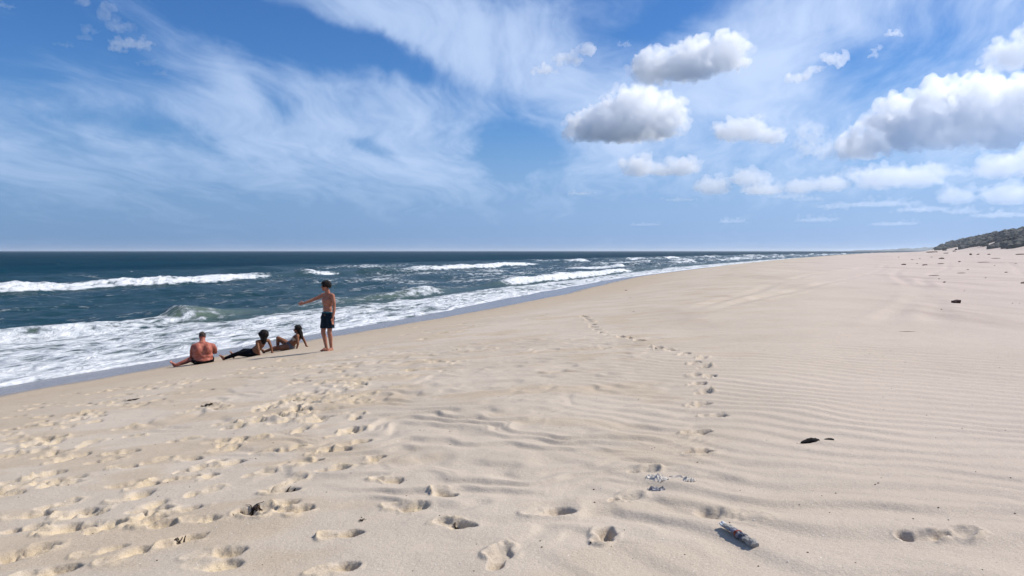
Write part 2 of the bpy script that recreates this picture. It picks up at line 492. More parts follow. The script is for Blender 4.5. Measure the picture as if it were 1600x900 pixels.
# people going to and fro between the photographer and the water's edge
def scatter(n, poly, dp=.035, bias=70):
    xs = [p[0] for p in poly]; ys = [p[1] for p in poly]
    k = 0
    while k < n:
        px = rng.uniform(min(xs), max(xs)); py = rng.uniform(min(ys), max(ys))
        ins = False; j = len(poly) - 1
        for i in range(len(poly)):
            if (poly[i][1] > py) != (poly[j][1] > py) and px < (poly[j][0] - poly[i][0]) * (py - poly[i][1]) / (poly[j][1] - poly[i][1]) + poly[i][0]:
                ins = not ins
            j = i
        if ins:
            add_print(px, py, bias + rng.gauss(0, 35), rng.uniform(.26, .35), dp * rng.uniform(.6, 1.2), rng.uniform(.35, .55)); k += 1
scatter(46, [(0, 640), (120, 612), (330, 585), (330, 610), (160, 650), (60, 690), (0, 690)], .05)
scatter(14, [(0, 690), (110, 660), (90, 720), (0, 720)], .04)
scatter(34, [(400, 640), (470, 590), (520, 560), (565, 560), (560, 600), (520, 650), (430, 660)], .05)
scatter(22, [(340, 575), (520, 552), (600, 535), (620, 560), (500, 580), (360, 590)], .045)
scatter(26, [(600, 510), (760, 480), (900, 490), (780, 515), (700, 530), (640, 540)], .055)
scatter(12, [(640, 545), (720, 540), (720, 580), (620, 590)], .04)
scatter(16, [(520, 570), (640, 575), (600, 640), (520, 640)], .025)
scatter(34, [(0, 700), (200, 650), (480, 605), (570, 690), (480, 800), (330, 900), (0, 900)], .038, 62)
# random walk lines heading down to the group
for (ax, ay, bx, by, n) in [(440, 790, 520, 580, 9), (40, 860, 330, 690, 5), (300, 740, 470, 600, 8), (75, 745, 180, 610, 7), (545, 672, 560, 560, 8)]:
    for i in range(n):
        t = (i + rng.uniform(-.3, .3)) / n
        add_print(ax + (bx - ax) * t + rng.gauss(0, 10), ay + (by - ay) * t + rng.gauss(0, 4), 50 + rng.gauss(0, 25), rng.uniform(.24, .3), .035, .4)

def sand_relief(X, Y):
    """ripples, hummocks and footprints; returns height, disturbed"""
    s, d, o = to_sd(X, Y)
    rr = np.hypot(X, Y)
    near = 1 - sstep(rr, 26, 60)
    # where the wind has worked the dry berm
    edge = noise2(X / 2.5, Y / 2.5, 21) * 0.8
    right = sstep(X + edge - 0.02 * Y, -1.0, 2.2)
    wx = fbm(X / 1.7, Y / 1.7, 2, 31) * 0.22 + noise2(X / 6, Y / 6, 33) * 0.5
    ph1 = (X * 0.60 + Y * 0.80 + wx) / 0.255
    ph2 = (X * 0.50 + Y * 0.87 + wx * 1.4) / 0.46
    def ridge(ph):
        f = ph - np.floor(ph)
        # gentle windward rise (far side), steeper face toward the viewer
        return np.where(f < 0.27, f / 0.27, (1 - f) / 0.73)
    def soft(ph):
        a = ridge(ph)
        return a * a * (3 - 2 * a) - 0.5
    fine = soft(ph1) * (0.014 + 0.007 * noise2(X / 1.1, Y / 1.1, 35))
    coarse = soft(ph2) * (0.030 + 0.016 * noise2(X / 1.4, Y / 1.4, 36))
    nearw = 1 - sstep(rr + edge, 4.6, 7.2)
    h = right * near * (fine * (1 - 0.75 * nearw) * (1 - sstep(rr, 11, 22)) + coarse * nearw)
    # hummocks in the middle
    mid = sstep(X + edge * 0.8 + 0.9 * (Y - 5.9), -2.6, -0.9) * sstep(X + edge * 1.5, -6.5, -4.0) * (1 - sstep(X + edge - 0.12 * (Y - 5), 0.4, 2.2)) * sstep(Y, 3.6, 5.2) * (1 - sstep(Y, 14, 20)) * sstep(d, 6, 9)
    w2 = fbm(X / 1.3, Y / 1.3, 3, 41) * 0.60
    lv = np.clip(0.80 + 0.9 * noise2(X / 1.5, Y / 0.8, 43), 0.15, 1.5)
    hm = soft((X * 0.24 + Y * 0.97 + w2) / 0.44) * np.minimum(lv, 1.15) * 0.029 + soft((X * 0.05 + Y * 1.0 + w2 * 1.6) / 0.30) * 0.012 * np.clip(0.3 + noise2(X / 1.1, Y / 1.1, 44), 0, 1)
    h = h + mid * hm
    lowmid = (1 - right) * (1 - mid) * near * sstep(d, 5, 9)
    h = h + lowmid * (noise2(X / 0.8, Y / 0.35, 45) * 0.010 + noise2(X / 0.25, Y / 0.25, 46) * 0.003)
    h = h + near * noise2(X / 0.6, Y / 0.6, 47) * 0.006 * sstep(d, 2.5, 5)
    dist = np.zeros_like(X)
    for (fx, fy, a, L, W, dep, sf) in prints:
        rad = L * 1.15
        i0 = np.searchsorted(RR, math.hypot(fx, fy) - rad); i1 = np.searchsorted(RR, math.hypot(fx, fy) + rad) + 1
        th = math.atan2(fx, fy); dth = rad / max(1.0, math.hypot(fx, fy))
        j0 = max(0, np.searchsorted(TH, th - dth) - 1); j1 = np.searchsorted(TH, th + dth) + 1
        sx = X[i0:i1, j0:j1] - fx; sy = Y[i0:i1, j0:j1] - fy
        if sx.size == 0:
            continue
        sd_ = fx * 3.1 + fy * 7.7
        ox = sx + 0.026 * noise2(sx / 0.13 + sd_, sy / 0.13, 54); oy = sy + 0.026 * noise2(sx / 0.13 - sd_, sy / 0.13, 55)
        jit = noise2(sx / 0.05 + sd_, sy / 0.05 + fy * 3, 51) * 0.13
        kind = int(abs(sd_) * 10) % 4
        u = (ox * math.sin(a) + oy * math.cos(a)) / (L * 0.5)
        v = (ox * math.cos(a) - oy * math.sin(a)) / (W * 0.5)
        ball = np.sqrt(((u - 0.36) / 0.66) ** 2 + (v / 1.10) ** 2) + jit
        heel = np.sqrt(((u + 0.55) / 0.50) ** 2 + (v / 0.88) ** 2) + jit
        waist = np.sqrt((u / 0.85) ** 2 + ((v - 0.1) / 0.66) ** 2) + jit
        lo = 1 - sf
        hk = (0.95, 0.55, 1.05, 0.2)[kind]; bk = (1.0, 1.1, 0.6, 1.1)[kind]
        tiltp = 1 + 0.35 * np.clip(u, -1, 1) * (1 if kind % 2 else -1)
        pit = np.maximum(np.maximum((1 - sstep(ball, lo * 1.08, 1.10)) * bk, (1 - sstep(heel, lo * 1.08, 1.10)) * hk), (1 - sstep(waist, lo * 0.7, 1.1)) * 0.6) * tiltp
        q = np.minimum(np.minimum(ball, heel * 1.1), waist * 1.2)
        one = np.clip(0.25 + 0.9 * noise2(sx / 0.16 + sd_, sy / 0.16, 52) + 0.5 * np.clip(-u * (1 if kind % 2 else -1), -1, 1), 0, 1.4)
        rim = np.exp(-((q - 1.36) / 0.28) ** 2) * one * (1.0 if L < .33 else .4)
        crumb = (noise2(sx / 0.035 + fx * 5, sy / 0.035, 53) * 0.007 + noise2(sx / 0.015 + fx * 5, sy / 0.015, 56) * 0.003) * np.maximum(pit, rim)
        h[i0:i1, j0:j1] += -pit * dep * 1.15 + rim * dep * 0.6 + crumb
        dist[i0:i1, j0:j1] = np.maximum(dist[i0:i1, j0:j1], np.maximum(pit, rim * 0.9) * (1.0 if fx < -0.3 * 1 else 0.25))
    # faint wheel ruts along the upper beach
    for off in (14.6, 16.4, 19.5, 21.3, 27.0):
        cen = off + 0.19 * (s - 6) + 0.9 * np.sin(s / 13.0 + off)
        k = sstep(rr, 15, 24) * (1 - sstep(rr, 90, 160)) * np.clip(0.7 + noise2(s / 6, d / 3, 57), 0, 1.3)
        h = h + k * 0.65 * (-0.055 * np.exp(-((d - cen) / 0.26) ** 2) + 0.035 * np.exp(-((d - cen - 0.5) / 0.22) ** 2) + 0.03 * np.exp(-((d - cen + 0.5) / 0.22) ** 2))
    return h, dist

# ------------------------------------------------------------------ the beach
def radial(steps):
    r = [steps[0]]
    while r[-1] < steps[1]:
        x = r[-1]
        if x < 11: dr = max(0.013, 0.00058 * x * x)
        elif x < 24: dr = 0.07
        elif x < 60: dr = 0.07 + (x - 24) * 0.018
        else: dr = x * 0.0125
        r.append(x + dr)
    return np.array(r)
RR = radial((2.3, 3200.0))
TH = np.concatenate([np.linspace(R(-100), R(-38), 30)[:-1], np.arange(R(-38), R(39), R(0.112)), np.linspace(R(39), R(110), 34)])
TT, RG = np.meshgrid(TH, RR)
X = RG * np.sin(TT); Y = RG * np.cos(TT)
Z0 = base_z(X, Y)
rel, dist = sand_relief(X, Y)
S, D, O = to_sd(X, Y)
Z = Z0 + rel * sstep(D, 1.0, 3.0)
wetw = np.interp(S, [-30, 0, 8, 20, 32, 45, 60, 90, 200], [2.0, 2.2, 2.3, 3.4, 5.4, 5.0, 3.8, 3.0, 3.4]) + noise2(S / 3.0, D / 3.0, 61) * 0.35
wet = 1 - sstep(D + 0.35 * noise2(S / 1.2, D / 0.8, 62), wetw - 0.5, wetw + 0.6)
warm = 1 - sstep(D + noise2(X / 2, Y / 2, 63) * 0.8, wetw + 2.0, wetw + 8.0)
warm = np.maximum(warm, 0.75 * sstep(fbm(X / 1.6, Y / 0.9, 3, 64) + 0.25 * (1 - sstep(X, -4, 0)), 0.10, 0.55) * (1 - sstep(D, 15, 20)))
keep = (Z[:-1, :-1] > SEA - 0.9)
beach = grid_mesh('sand_beach', X, Y, Z, keep, MAT['sand'], {'wet': wet, 'warm': warm, 'disturbed': dist, 'inland': sstep(D + 1.5 * noise2(X / 5, Y / 5, 66), 16, 27), 'upper': sstep(np.hypot(X, Y), 12, 22) * sstep(D, 12, 18)})
tag(beach, 'pale rippled sand beach marked with footprints', None, kind='structure')

def ground_z(x, y):
    """height of the finished sand under a point"""
    r = math.hypot(x, y); t = math.atan2(x, y)
    i = min(max(int(np.searchsorted(RR, r)), 1), len(RR) - 1); j = min(max(int(np.searchsorted(TH, t)), 1), len(TH) - 1)
    a = (r - RR[i - 1]) / (RR[i] - RR[i - 1]); b = (t - TH[j - 1]) / (TH[j] - TH[j - 1])
    return float((Z[i - 1, j - 1] * (1 - b) + Z[i - 1, j] * b) * (1 - a) + (Z[i, j - 1] * (1 - b) + Z[i, j] * b) * a)

# ------------------------------------------------------------------ the sea
def sea():
    r = [13.0]
    while r[-1] < 26000:
        x = r[-1]
        r.append(x + (0.0062 * x if x < 170 else min(0.0062 + (x - 170) * 0.00006, 0.05) * x))
    r = np.array(r)
    t = np.concatenate([np.linspace(R(-100), R(-39), 26)[:-1], np.arange(R(-39), R(33), R(0.13))])
    tt, rg = np.meshgrid(t, r)
    x = rg * np.sin(tt); y = rg * np.cos(tt)
    s, d, o = to_sd(x, y)
    w = -o - np.minimum(shore_off(s) * -1, 0) * 1.0       # metres out from the straight shore line, bending with it far off
    w = np.where(s > 142, -d + 1.5, -o)
    fade = 1 - sstep(rg, 500, 1600)
    z = np.zeros_like(x)
    # swell and chop
    off_sh = sstep(w, 4, 14)
    z += off_sh * fade * (0.16 * np.sin((w + 2.2 * noise2(s / 25, w / 25, 71)) * 2 * np.pi / 13.0) + 0.26 * noise2(w / 4.0, s / 11, 72) + 0.13 * noise2(w / 1.6, s / 3.6, 73))
    z += off_sh * fade * sstep(rg, 25, 10) * 0
    z += off_sh * 0.05 * noise2(w / 0.7, s / 1.1, 74) * (1 - sstep(rg, 60, 150))
    foam = np.zeros_like(x)
    shallow = 0.75 * (1 - sstep(w, 4, 13))
    jag = noise2(s / 2.2, w / 2.2, 75) * 0.9 + noise2(s / 0.9, w / 0.9, 76) * 0.35

    def line(w0, wob, seed):
        return w0 + wob * noise2(s / 16, s * 0 + seed, 80 + seed) * 1.2

    def breaker(w0, h, front, back, env, white, trail_len, wob=1.0, seed=1, green=0.0):
        nonlocal z, foam, shallow
        c = line(w0, wob, seed)
        q = w - c                                   # >0 seaward
        prof = np.where(q < 0, np.exp(-(q / front) ** 2), np.exp(-(q / back) ** 2))
        hh = h * env * (0.85 + 0.3 * noise2(s / 5, s * 0 + 3, 90 + seed))
        z += hh * prof
        z -= 0.16 * hh * np.exp(-((q + front * 2.6) / (front * 1.3)) ** 2)
        # white water spilling down the front and trailing behind the crest
        f = white * env * np.clip(np.where(q < 0.15 * back, sstep(q + jag * 0.5, -front * 1.9, -front * 1.1), 1 - 0.56 * sstep(q + jag * 0.8, -0.1 * back, 0.4 * back) - 0.4 * sstep(q + jag, 0.3 * back, trail_len)), 0, 1)
        f *= (q > -front * 2.4) * (1 - sstep(q + jag, trail_len * 0.8, trail_len * 1.4))
        foam = np.maximum(foam, f * 0.98)
        z += f * env * 0.10 * (noise2(s / 0.6, w / 0.5, 95 + seed) + 0.5)
        shallow = np.maximum(shallow, green * env * np.exp(-((q + front * 0.5) / (front * 1.1)) ** 2))

    def env(pts):
        return np.interp(s, [p[0] for p in pts], [p[1] for p in pts])
    def s_of(px, py):
        xx, yy = sea_at(px, py)
        return float(to_sd(xx, yy)[0])
    # outer bar, 42 m out: long white band at the left, bare crest, then a curling line further along
    sA0 = s_of(430, 436); sA1 = s_of(490, 433); sA2 = s_of(540, 431); sA3 = s_of(600, 427); sA4 = s_of(795, 414)
    wA = env([(-300, 1), (sA0 - 6, 1), (sA0 + 4, 0.05), (sA1 - 2, 0.0), (sA1 + 3, 0.95), (sA2 - 1, 0.95), (sA2 + 3, 0.1), (sA3 - 5, 0.1), (sA3 + 15, 0.9), (sA4 - 5, 1), (sA4 + 4, 0.0), (2000, 0)])
    eA = env([(-300, 1), (sA3, 1), (sA4 - 10, 1.1), (sA4 + 15, 0.2), (2000, 0.0)])
    trl = env([(-300, 20), (sA0 - 25, 15), (sA0, 5), (sA1, 3), (sA2, 3), (sA3, 3), (sA4, 8)])
    breaker(42, 0.70, 1.3, 4.0, eA, wA * 0.93, trl, 1.6, 1, 0.12)
    # inner wave 10.5 m out
    sB0 = s_of(235, 500); sB1 = s_of(255, 500); sB2 = s_of(355, 492); sB3 = s_of(420, 486); sB4 = s_of(540, 472); sB5 = s_of(655, 457); sB6 = s_of(770, 444); sB7 = s_of(930, 424)
    eB = env([(-100, 0.5), (sB0, 0.7), (sB1 + 1, 1.35), (sB2 - 2, 1.3), (sB2 + 3, 0.45), (sB3, 0.2), (sB4 - 2, 0.5), (sB4 + 4, 1.0), (sB5, 1.0), (sB5 + 5, 0.3), (sB6 - 4, 0.4), (sB6 + 4, 1.1), (sB7, 1.0), (sB7 + 10, 0.4), (2000, 0.3)])
    wB = env([(-100, 1), (sB0, 1), (sB1, 0.60), (sB1 + 1.2, 0.36), (sB2 + 1, 0.30), (sB2 + 3, 0.2), (sB3, 0.5), (sB3 + 2, 0.9), (sB4 - 2, 0.8), (sB4, 0.5), (sB5 - 8, 0.35), (sB5, 0.7), (sB5 + 4, 0.3), (sB6 - 3, 0.1), (sB6 + 2, 1), (sB7, 1), (sB7 + 10, 0.5), (2000, 0.4)])
    breaker(10.5, 0.62, 0.85, 2.4, eB, wB, np.full_like(s, 1.9), 0.7, 2, 0.85)
    # thin crest of foam on the glassy part
    cB = line(10.5, 0.7, 2); q = w - cB
    crest = np.exp(-((q - 0.25) / 0.35) ** 2) * env([(sB4 - 3, 0), (sB4 + 3, 0.95), (sB5 + 1, 1.0), (sB5 + 4, 0.0)]) * sstep(noise2(s / 4, s * 0, 97), -0.35, 0.0)
    foam = np.maximum(foam, crest)
    # other bars further along the beach
    sC0 = s_of(870, 412); sC1 = s_of(935, 408)
    breaker(33, 0.8, 1.5, 3.5, env([(sA4 - 20, 0), (sA4 + 10, 0.7), (900, 0.9)]), sstep(noise2(s / 32, s * 0 + 9, 98), -0.15, 0.1) * 0.95, np.full_like(s, 9), 3, 3)
    breaker(20, 0.7, 1.3, 3.0, env([(sB7 - 10, 0), (sB7 + 15, 0.9), (900, 0.9)]), sstep(noise2(s / 26, s * 0 + 4, 99), -0.25, 0.05) * 0.95, np.full_like(s, 6), 3, 4)
    breaker(55, 0.9, 1.8, 4.0, env([(sA4 + 20, 0), (sA4 + 60, 0.9), (900, 0.9)]), sstep(noise2(s / 40, s * 0 + 6, 99), 0.0, 0.2) * 0.95, np.full_like(s, 10), 4, 5)
    breaker(27, 0.28, 2.5, 4.5, env([(-100, 1), (80, 1), (130, 0)]), np.zeros_like(s), np.full_like(s, 4), 2, 6)
    breaker(68, 0.5, 2.5, 5, env([(-300, 1), (300, 1), (500, 0)]), sstep(noise2(s / 14, s * 0 + 2, 96), 0.50, 0.64) * 0.45, np.full_like(s, 3), 4, 7)
    # swash: churned white water running up the sand
    swx = env([(-100, 2.2), (sB0 - 1, 2.2), (sB1 + 1, 0.0), (2000, 0)])
    sw = 1 - sstep(w + jag * 1.3, 7.0 + swx, 9.6 + swx)
    sw_lvl = 0.78 + 0.24 * noise2(s / 6, w / 2.0, 101) + 0.14 * noise2(s / 2, w / 0.8, 102)
    foam = np.maximum(foam, sw * np.clip(sw_lvl, 0, 1))
    # older streaks of foam between the bars
    old = 0.34 + 0.3 * fbm(s / 14, w / 3.0, 2, 104)
    foam = np.maximum(foam, np.clip(old, 0, 0.62) * sstep(w, 8, 12) * (1 - sstep(w, 38, 44)) * (0.45 + 0.55 * sstep(s, 25, 70)))
    foam = np.maximum(foam, np.clip(0.30 + 0.35 * fbm(s / 20, w / 4.0, 2, 107), 0, 0.7) * sstep(w, 44, 48) * (1 - sstep(w, 60, 80)) * sstep(s, 60, 110))
    foam = foam * np.clip(0.80 + 0.34 * fbm(s / 1.6, w / 0.55, 3, 111, 0.65), 0.35, 1.1)
    dd = -d
    edge = dd + 0.75 * noise2(s / 6.5, s * 0, 105) + 0.3 * noise2(s / 2.4, s * 0, 110) + 0.18 * noise2(s / 1.0, s * 0, 106)
    foam = np.maximum(foam, 0.95 * np.exp(-((edge - 0.25) / 0.3) ** 2))
    # thin sheet lifting over the sand near the edge
    z += np.interp(edge, [-3, 0, 1.5, 5], [-0.5, 0.018, 0.05, 0.0]) + (1 - sstep(w, 6, 11)) * sstep(edge, 0.2, 2) * (0.07 * noise2(s / 1.1, w / 0.7, 108) + 0.05 * noise2(s / 3, w / 1.5, 109) + 0.05)
    far = sstep(w, 48, 110)
    keep = (edge[:-1, :-1] > -1.2)
    so = grid_mesh('sea', x, y, SEA + z, keep, MAT['sea'], {'foam': foam, 'shallow': shallow, 'far': far})
    tag(so, 'dark blue sea with lines of white breaking waves', None, kind='structure')
sea()

# ------------------------------------------------------------------ cumulus
def _ico(sub):
    bm = bmesh.new(); bmesh.ops.create_icosphere(bm, subdivisions=sub, radius=1.0)
    v = np.array([x.co[:] for x in bm.verts]); f = np.array([[q.index for q in p.verts] for p in bm.faces]); bm.free()
    return v, f
ICO = {1: _ico(1), 2: _ico(2), 3: _ico(3)}

def _capsule(a, ra, b, rb, N=14):
    a = np.array(a, float); b = np.array(b, float); ax = b - a; L = np.linalg.norm(ax) + 1e-9; w = ax / L
    u = np.cross(w, (0, 0, 1.0) if abs(w[2]) < 0.9 else (1.0, 0, 0)); u /= np.linalg.norm(u); v = np.cross(w, u)
    prof = [(-ra * math.cos(t), ra * math.sin(t)) for t in (0.35, 0.8, 1.2)] + [(0, ra), (L, rb)] + [(L + rb * math.cos(t), rb * math.sin(t)) for t in (1.2, 0.8, 0.35)]
    th = np.arange(N) * 2 * math.pi / N
    vs = np.concatenate([a + w * h + r * (np.cos(th)[:, None] * u + np.sin(th)[:, None] * v) for h, r in prof] + [[a - w * ra, b + w * rb]])
    fs = []
    K = len(prof)
    for i in range(K - 1):
        for k in range(N):
            q = (i * N + k, i * N + (k + 1) % N, (i + 1) * N + (k + 1) % N, (i + 1) * N + k)
            fs += [(q[0], q[1], q[2]), (q[0], q[2], q[3])]
    for k in range(N):
        fs.append((K * N, (k + 1) % N, k)); fs.append((K * N + 1, (K - 1) * N + k, (K - 1) * N + (k + 1) % N))
    return vs, np.array(fs)

def blobmesh(name, prims, voxel, mat, parent=None, smooth=3, disp=None, cut=None, sub=2):
    """prims: ('e', centre, radii[, 3x3 rotation]) or ('c', p0, r0, p1, r1); fused into one continuous surface"""
    V = []; F = []; n = 0
    for p in prims:
        if p[0] == 'e':
            v, f = ICO[sub]
            v = v * np.array(p[2])
            if len(p) > 3 and p[3] is not None:
                v = v @ np.array(p[3]).T
            v = v + np.array(p[1])
        else:
            v, f = _capsule(*p[1:])
        V.append(v); F.append(f + n); n += len(v)
    V = np.concatenate(V); F = np.concatenate(F)
    me = bpy.data.meshes.new(name + '_raw')
    me.vertices.add(len(V)); me.vertices.foreach_set('co', V.astype(np.float32).ravel())
    me.loops.add(len(F) * 3); me.loops.foreach_set('vertex_index', F.astype(np.int32).ravel())
    me.polygons.add(len(F)); me.polygons.foreach_set('loop_start', np.arange(0, len(F) * 3, 3, dtype=np.int32)); me.polygons.foreach_set('loop_total', np.full(len(F), 3, np.int32))
    me.update(calc_edges=True)
    tmp = bpy.data.objects.new(name + '_raw', me); COL.objects.link(tmp)
    rm = tmp.modifiers.new('r', 'REMESH'); rm.mode = 'VOXEL'; rm.voxel_size = voxel
    if smooth:
        sm = tmp.modifiers.new('s', 'SMOOTH'); sm.iterations = smooth; sm.factor = 0.5
    dg = bpy.context.evaluated_depsgraph_get()
    out = bpy.data.meshes.new_from_object(tmp.evaluated_get(dg))
    bpy.data.objects.remove(tmp); bpy.data.meshes.remove(me)
    out.name = name
    if cut:
        b2 = bmesh.new(); b2.from_mesh(out)
        for (co, no) in cut:
            bmesh.ops.bisect_plane(b2, geom=b2.verts[:] + b2.edges[:] + b2.faces[:], plane_co=co, plane_no=no, clear_outer=True)
        b2.to_mesh(out); b2.free()
    if disp is not None:
        k = len(out.vertices)
        co = np.empty(k * 3, np.float32); out.vertices.foreach_get('co', co); co = co.reshape(-1, 3).astype(float)
        no = np.empty(k * 3, np.float32); out.vertex_normals.foreach_get('vector', no); no = no.reshape(-1, 3)
        out.vertices.foreach_set('co', disp(co, no).astype(np.float32).ravel()); out.update()
        # fuse again so that the displaced skin nowhere runs through itself
        tmp = bpy.data.objects.new(name + '_raw', out); COL.objects.link(tmp)
        rm = tmp.modifiers.new('r', 'REMESH'); rm.mode = 'VOXEL'; rm.voxel_size = voxel
        dg = bpy.context.evaluated_depsgraph_get()
        o2 = bpy.data.meshes.new_from_object(tmp.evaluated_get(dg))
        bpy.data.objects.remove(tmp); bpy.data.meshes.remove(out)
        out = o2; out.name = name
    out.materials.clear(); out.materials.append(mat)
    out.polygons.foreach_set('use_smooth', [True] * len(out.polygons))
    return link(bpy.data.objects.new(name, out), parent)

_g3 = np.random.RandomState(3).normal(size=(4096, 3)); _g3 /= np.linalg.norm(_g3, axis=1)[:, None]
_pm3 = np.random.RandomState(4).permutation(4096)
def noise3(p, seed=0):
    p = p + seed * 13.7
    i = np.floor(p).astype(np.int64); f = p - i
    u = f * f * f * (f * (f * 6 - 15) + 10)
    r = 0
    for dx in (0, 1):
        for dy in (0, 1):
            for dz in (0, 1):
                h = _pm3[(_pm3[(_pm3[(i[:, 0] + dx) & 4095] + i[:, 1] + dy) & 4095] + i[:, 2] + dz) & 4095]
                g = _g3[h]
                w = (u[:, 0] if dx else 1 - u[:, 0]) * (u[:, 1] if dy else 1 - u[:, 1]) * (u[:, 2] if dz else 1 - u[:, 2])
                r = r + w * (g[:, 0] * (f[:, 0] - dx) + g[:, 1] * (f[:, 1] - dy) + g[:, 2] * (f[:, 2] - dz))
    return r * 1.4

def cloud_material(mfp, name='cloud'):
    m = bpy.data.materials.new(name); m.use_nodes = True; m.node_tree.nodes.clear()
    T = NT(m.node_tree)
    out = T.n('ShaderNodeOutputMaterial')
    v = T.n('ShaderNodeVolumePrincipled')
    v.inputs['Color'].default_value = (0.999, 0.999, 0.9995, 1)
    v.inputs['Density'].default_value = 1.0 / mfp
    v.inputs['Anisotropy'].default_value = 0.35
    T.link(v.outputs[0], out.inputs['Volume'])
    return m

def cloud(name, lumps, label, mfp=30.0, base=None, rag=1.0, alt=900.0, puffs=26, group='white cumulus clouds', seed=0):
    """lumps: (px, py, rx, ry) as measured in the photograph; base: py of the flat underside"""
    rg = random.Random(seed)
    el = (392 - base) / FOC
    dist = alt / max(el, 0.03)                     # same cloud-base height for all of them
    k = dist / FOC
    cx = 0.5 * (min(l[0] - l[2] for l in lumps) + max(l[0] + l[2] for l in lumps))
    ca_ = math.cos(math.atan((cx - 800) / FOC))
    d = pix_dir(cx, 392); fw = Vector((d.x, d.y, 0)).normalized()
    loc = Vector((0, 0, EYE)) + fw * (dist / ca_) + Vector((0, 0, alt))
    tall = max((base - l[1] + l[3]) for l in lumps) * k
    prims = []
    wispy = rag > 1.4
    for (px, py, rx, ry) in lumps:
        c = np.array(((px - cx) * k * ca_, rg.uniform(-0.3, 0.3) * rx * k, (base - py) * k))
        r = np.array((rx * k * ca_, rx * k * 0.55, ry * k)) * (0.90 if base < 250 else 1.12)
        prims.append(('e', c, r * (np.array((0.95, 0.5, 0.30)) if wispy else 0.80)))
        for j in range(int(puffs * (1.6 if wispy else 1))):
            a = rg.uniform(0, 2 * math.pi); zz = rg.uniform(-0.45, 1.0); q = math.sqrt(max(0, 1 - zz * zz))
            n = np.array((math.cos(a) * q, math.sin(a) * q, zz))
            pc = c + n * r * (rg.uniform(0.1, 1.1) if wispy else rg.uniform(0.66, 1.0))
            pr = min(r[0], r[2]) * (rg.uniform(0.10, 0.34) if wispy else rg.uniform(0.10, 0.36))
            prims.append(('e', pc, (pr * rg.uniform(1, 1.4 + 0.6 * wispy), pr, pr * rg.uniform(0.7, 1.0))))
            for jj in range(4):
                n2 = np.array((rg.gauss(0, 1), rg.gauss(0, 1), rg.gauss(0.4, 1))); n2 /= np.linalg.norm(n2)
                p2 = pr * rg.uniform(0.25, 0.55)
                prims.append(('e', pc + n2 * pr * 0.95, (p2 * 1.1, p2, p2 * 0.9)))
    vox = tall / (62.0 if tall / k > 60 else 30.0 if tall / k > 25 else 20.0)
    off = seed * 1.37
    def disp(co, no):
        sc = tall
        n1 = noise3(co / (sc * 0.34), off)
        h = 0.09 * n1 + 0.19 * (0.26 - np.abs(noise3(co / (sc * 0.22), off + 1))) + 0.14 * (0.26 - np.abs(noise3(co / (sc * 0.11), off + 2))) + 0.065 * (0.26 - np.abs(noise3(co / (sc * 0.055), off + 3))) + 0.02 * noise3(co / (sc * 0.028), off + 4)
        out = co + no * (h * sc * rag)[:, None]
        # undersides are flat and a little ragged
        zl = sc * 0.05 * (1 + 1.5 * n1)
        low = out[:, 2] < zl
        out[low, 2] = zl[low] + (out[low, 2] - zl[low]) * 0.30
        return out
    o = blobmesh(name, prims, vox, cloud_material(mfp * k * 1.5), None, 0 if wispy else 1, disp, sub=1 if wispy else 2)
    o.location = loc
    o.rotation_euler = (0, 0, -math.atan2(fw.x, fw.y))
    tag(o, label, 'cloud', group)
    if tall / k > 24 and not wispy:
        fr = []
        for (px, py, rx, ry) in lumps:
            c = np.array(((px - cx) * k * ca_, 0, (base - py) * k)); r = np.array((rx * k * ca_, rx * k * 0.55, ry * k))
            fr.append(('e', c, r * 0.84))
            for j in range(26):
                a = rg.uniform(0, 2 * math.pi); zz = rg.uniform(-0.8, 1.0); q = math.sqrt(max(0, 1 - zz * zz))
                n = np.array((math.cos(a) * q, math.sin(a) * q, zz))
                pr = min(r[0], r[2]) * rg.uniform(0.08, 0.24)
                fr.append(('e', c + n * r * rg.uniform(0.80, 1.06), (pr * rg.uniform(1, 2.2), pr, pr * rg.uniform(0.5, 0.9))))
        def disp2(co, no):
            h = 0.12 * noise3(co / (tall * 0.16), off + 7) + 0.10 * noise3(co / (tall * 0.07), off + 8) + 0.05 * noise3(co / (tall * 0.035), off + 9)
            return co + no * (h * tall)[:, None]
        blobmesh('wisp', fr, tall / (46.0 if tall / k > 60 else 26.0), cloud_material(mfp * k * 3.4), o, 0, disp2, sub=1)
    return o

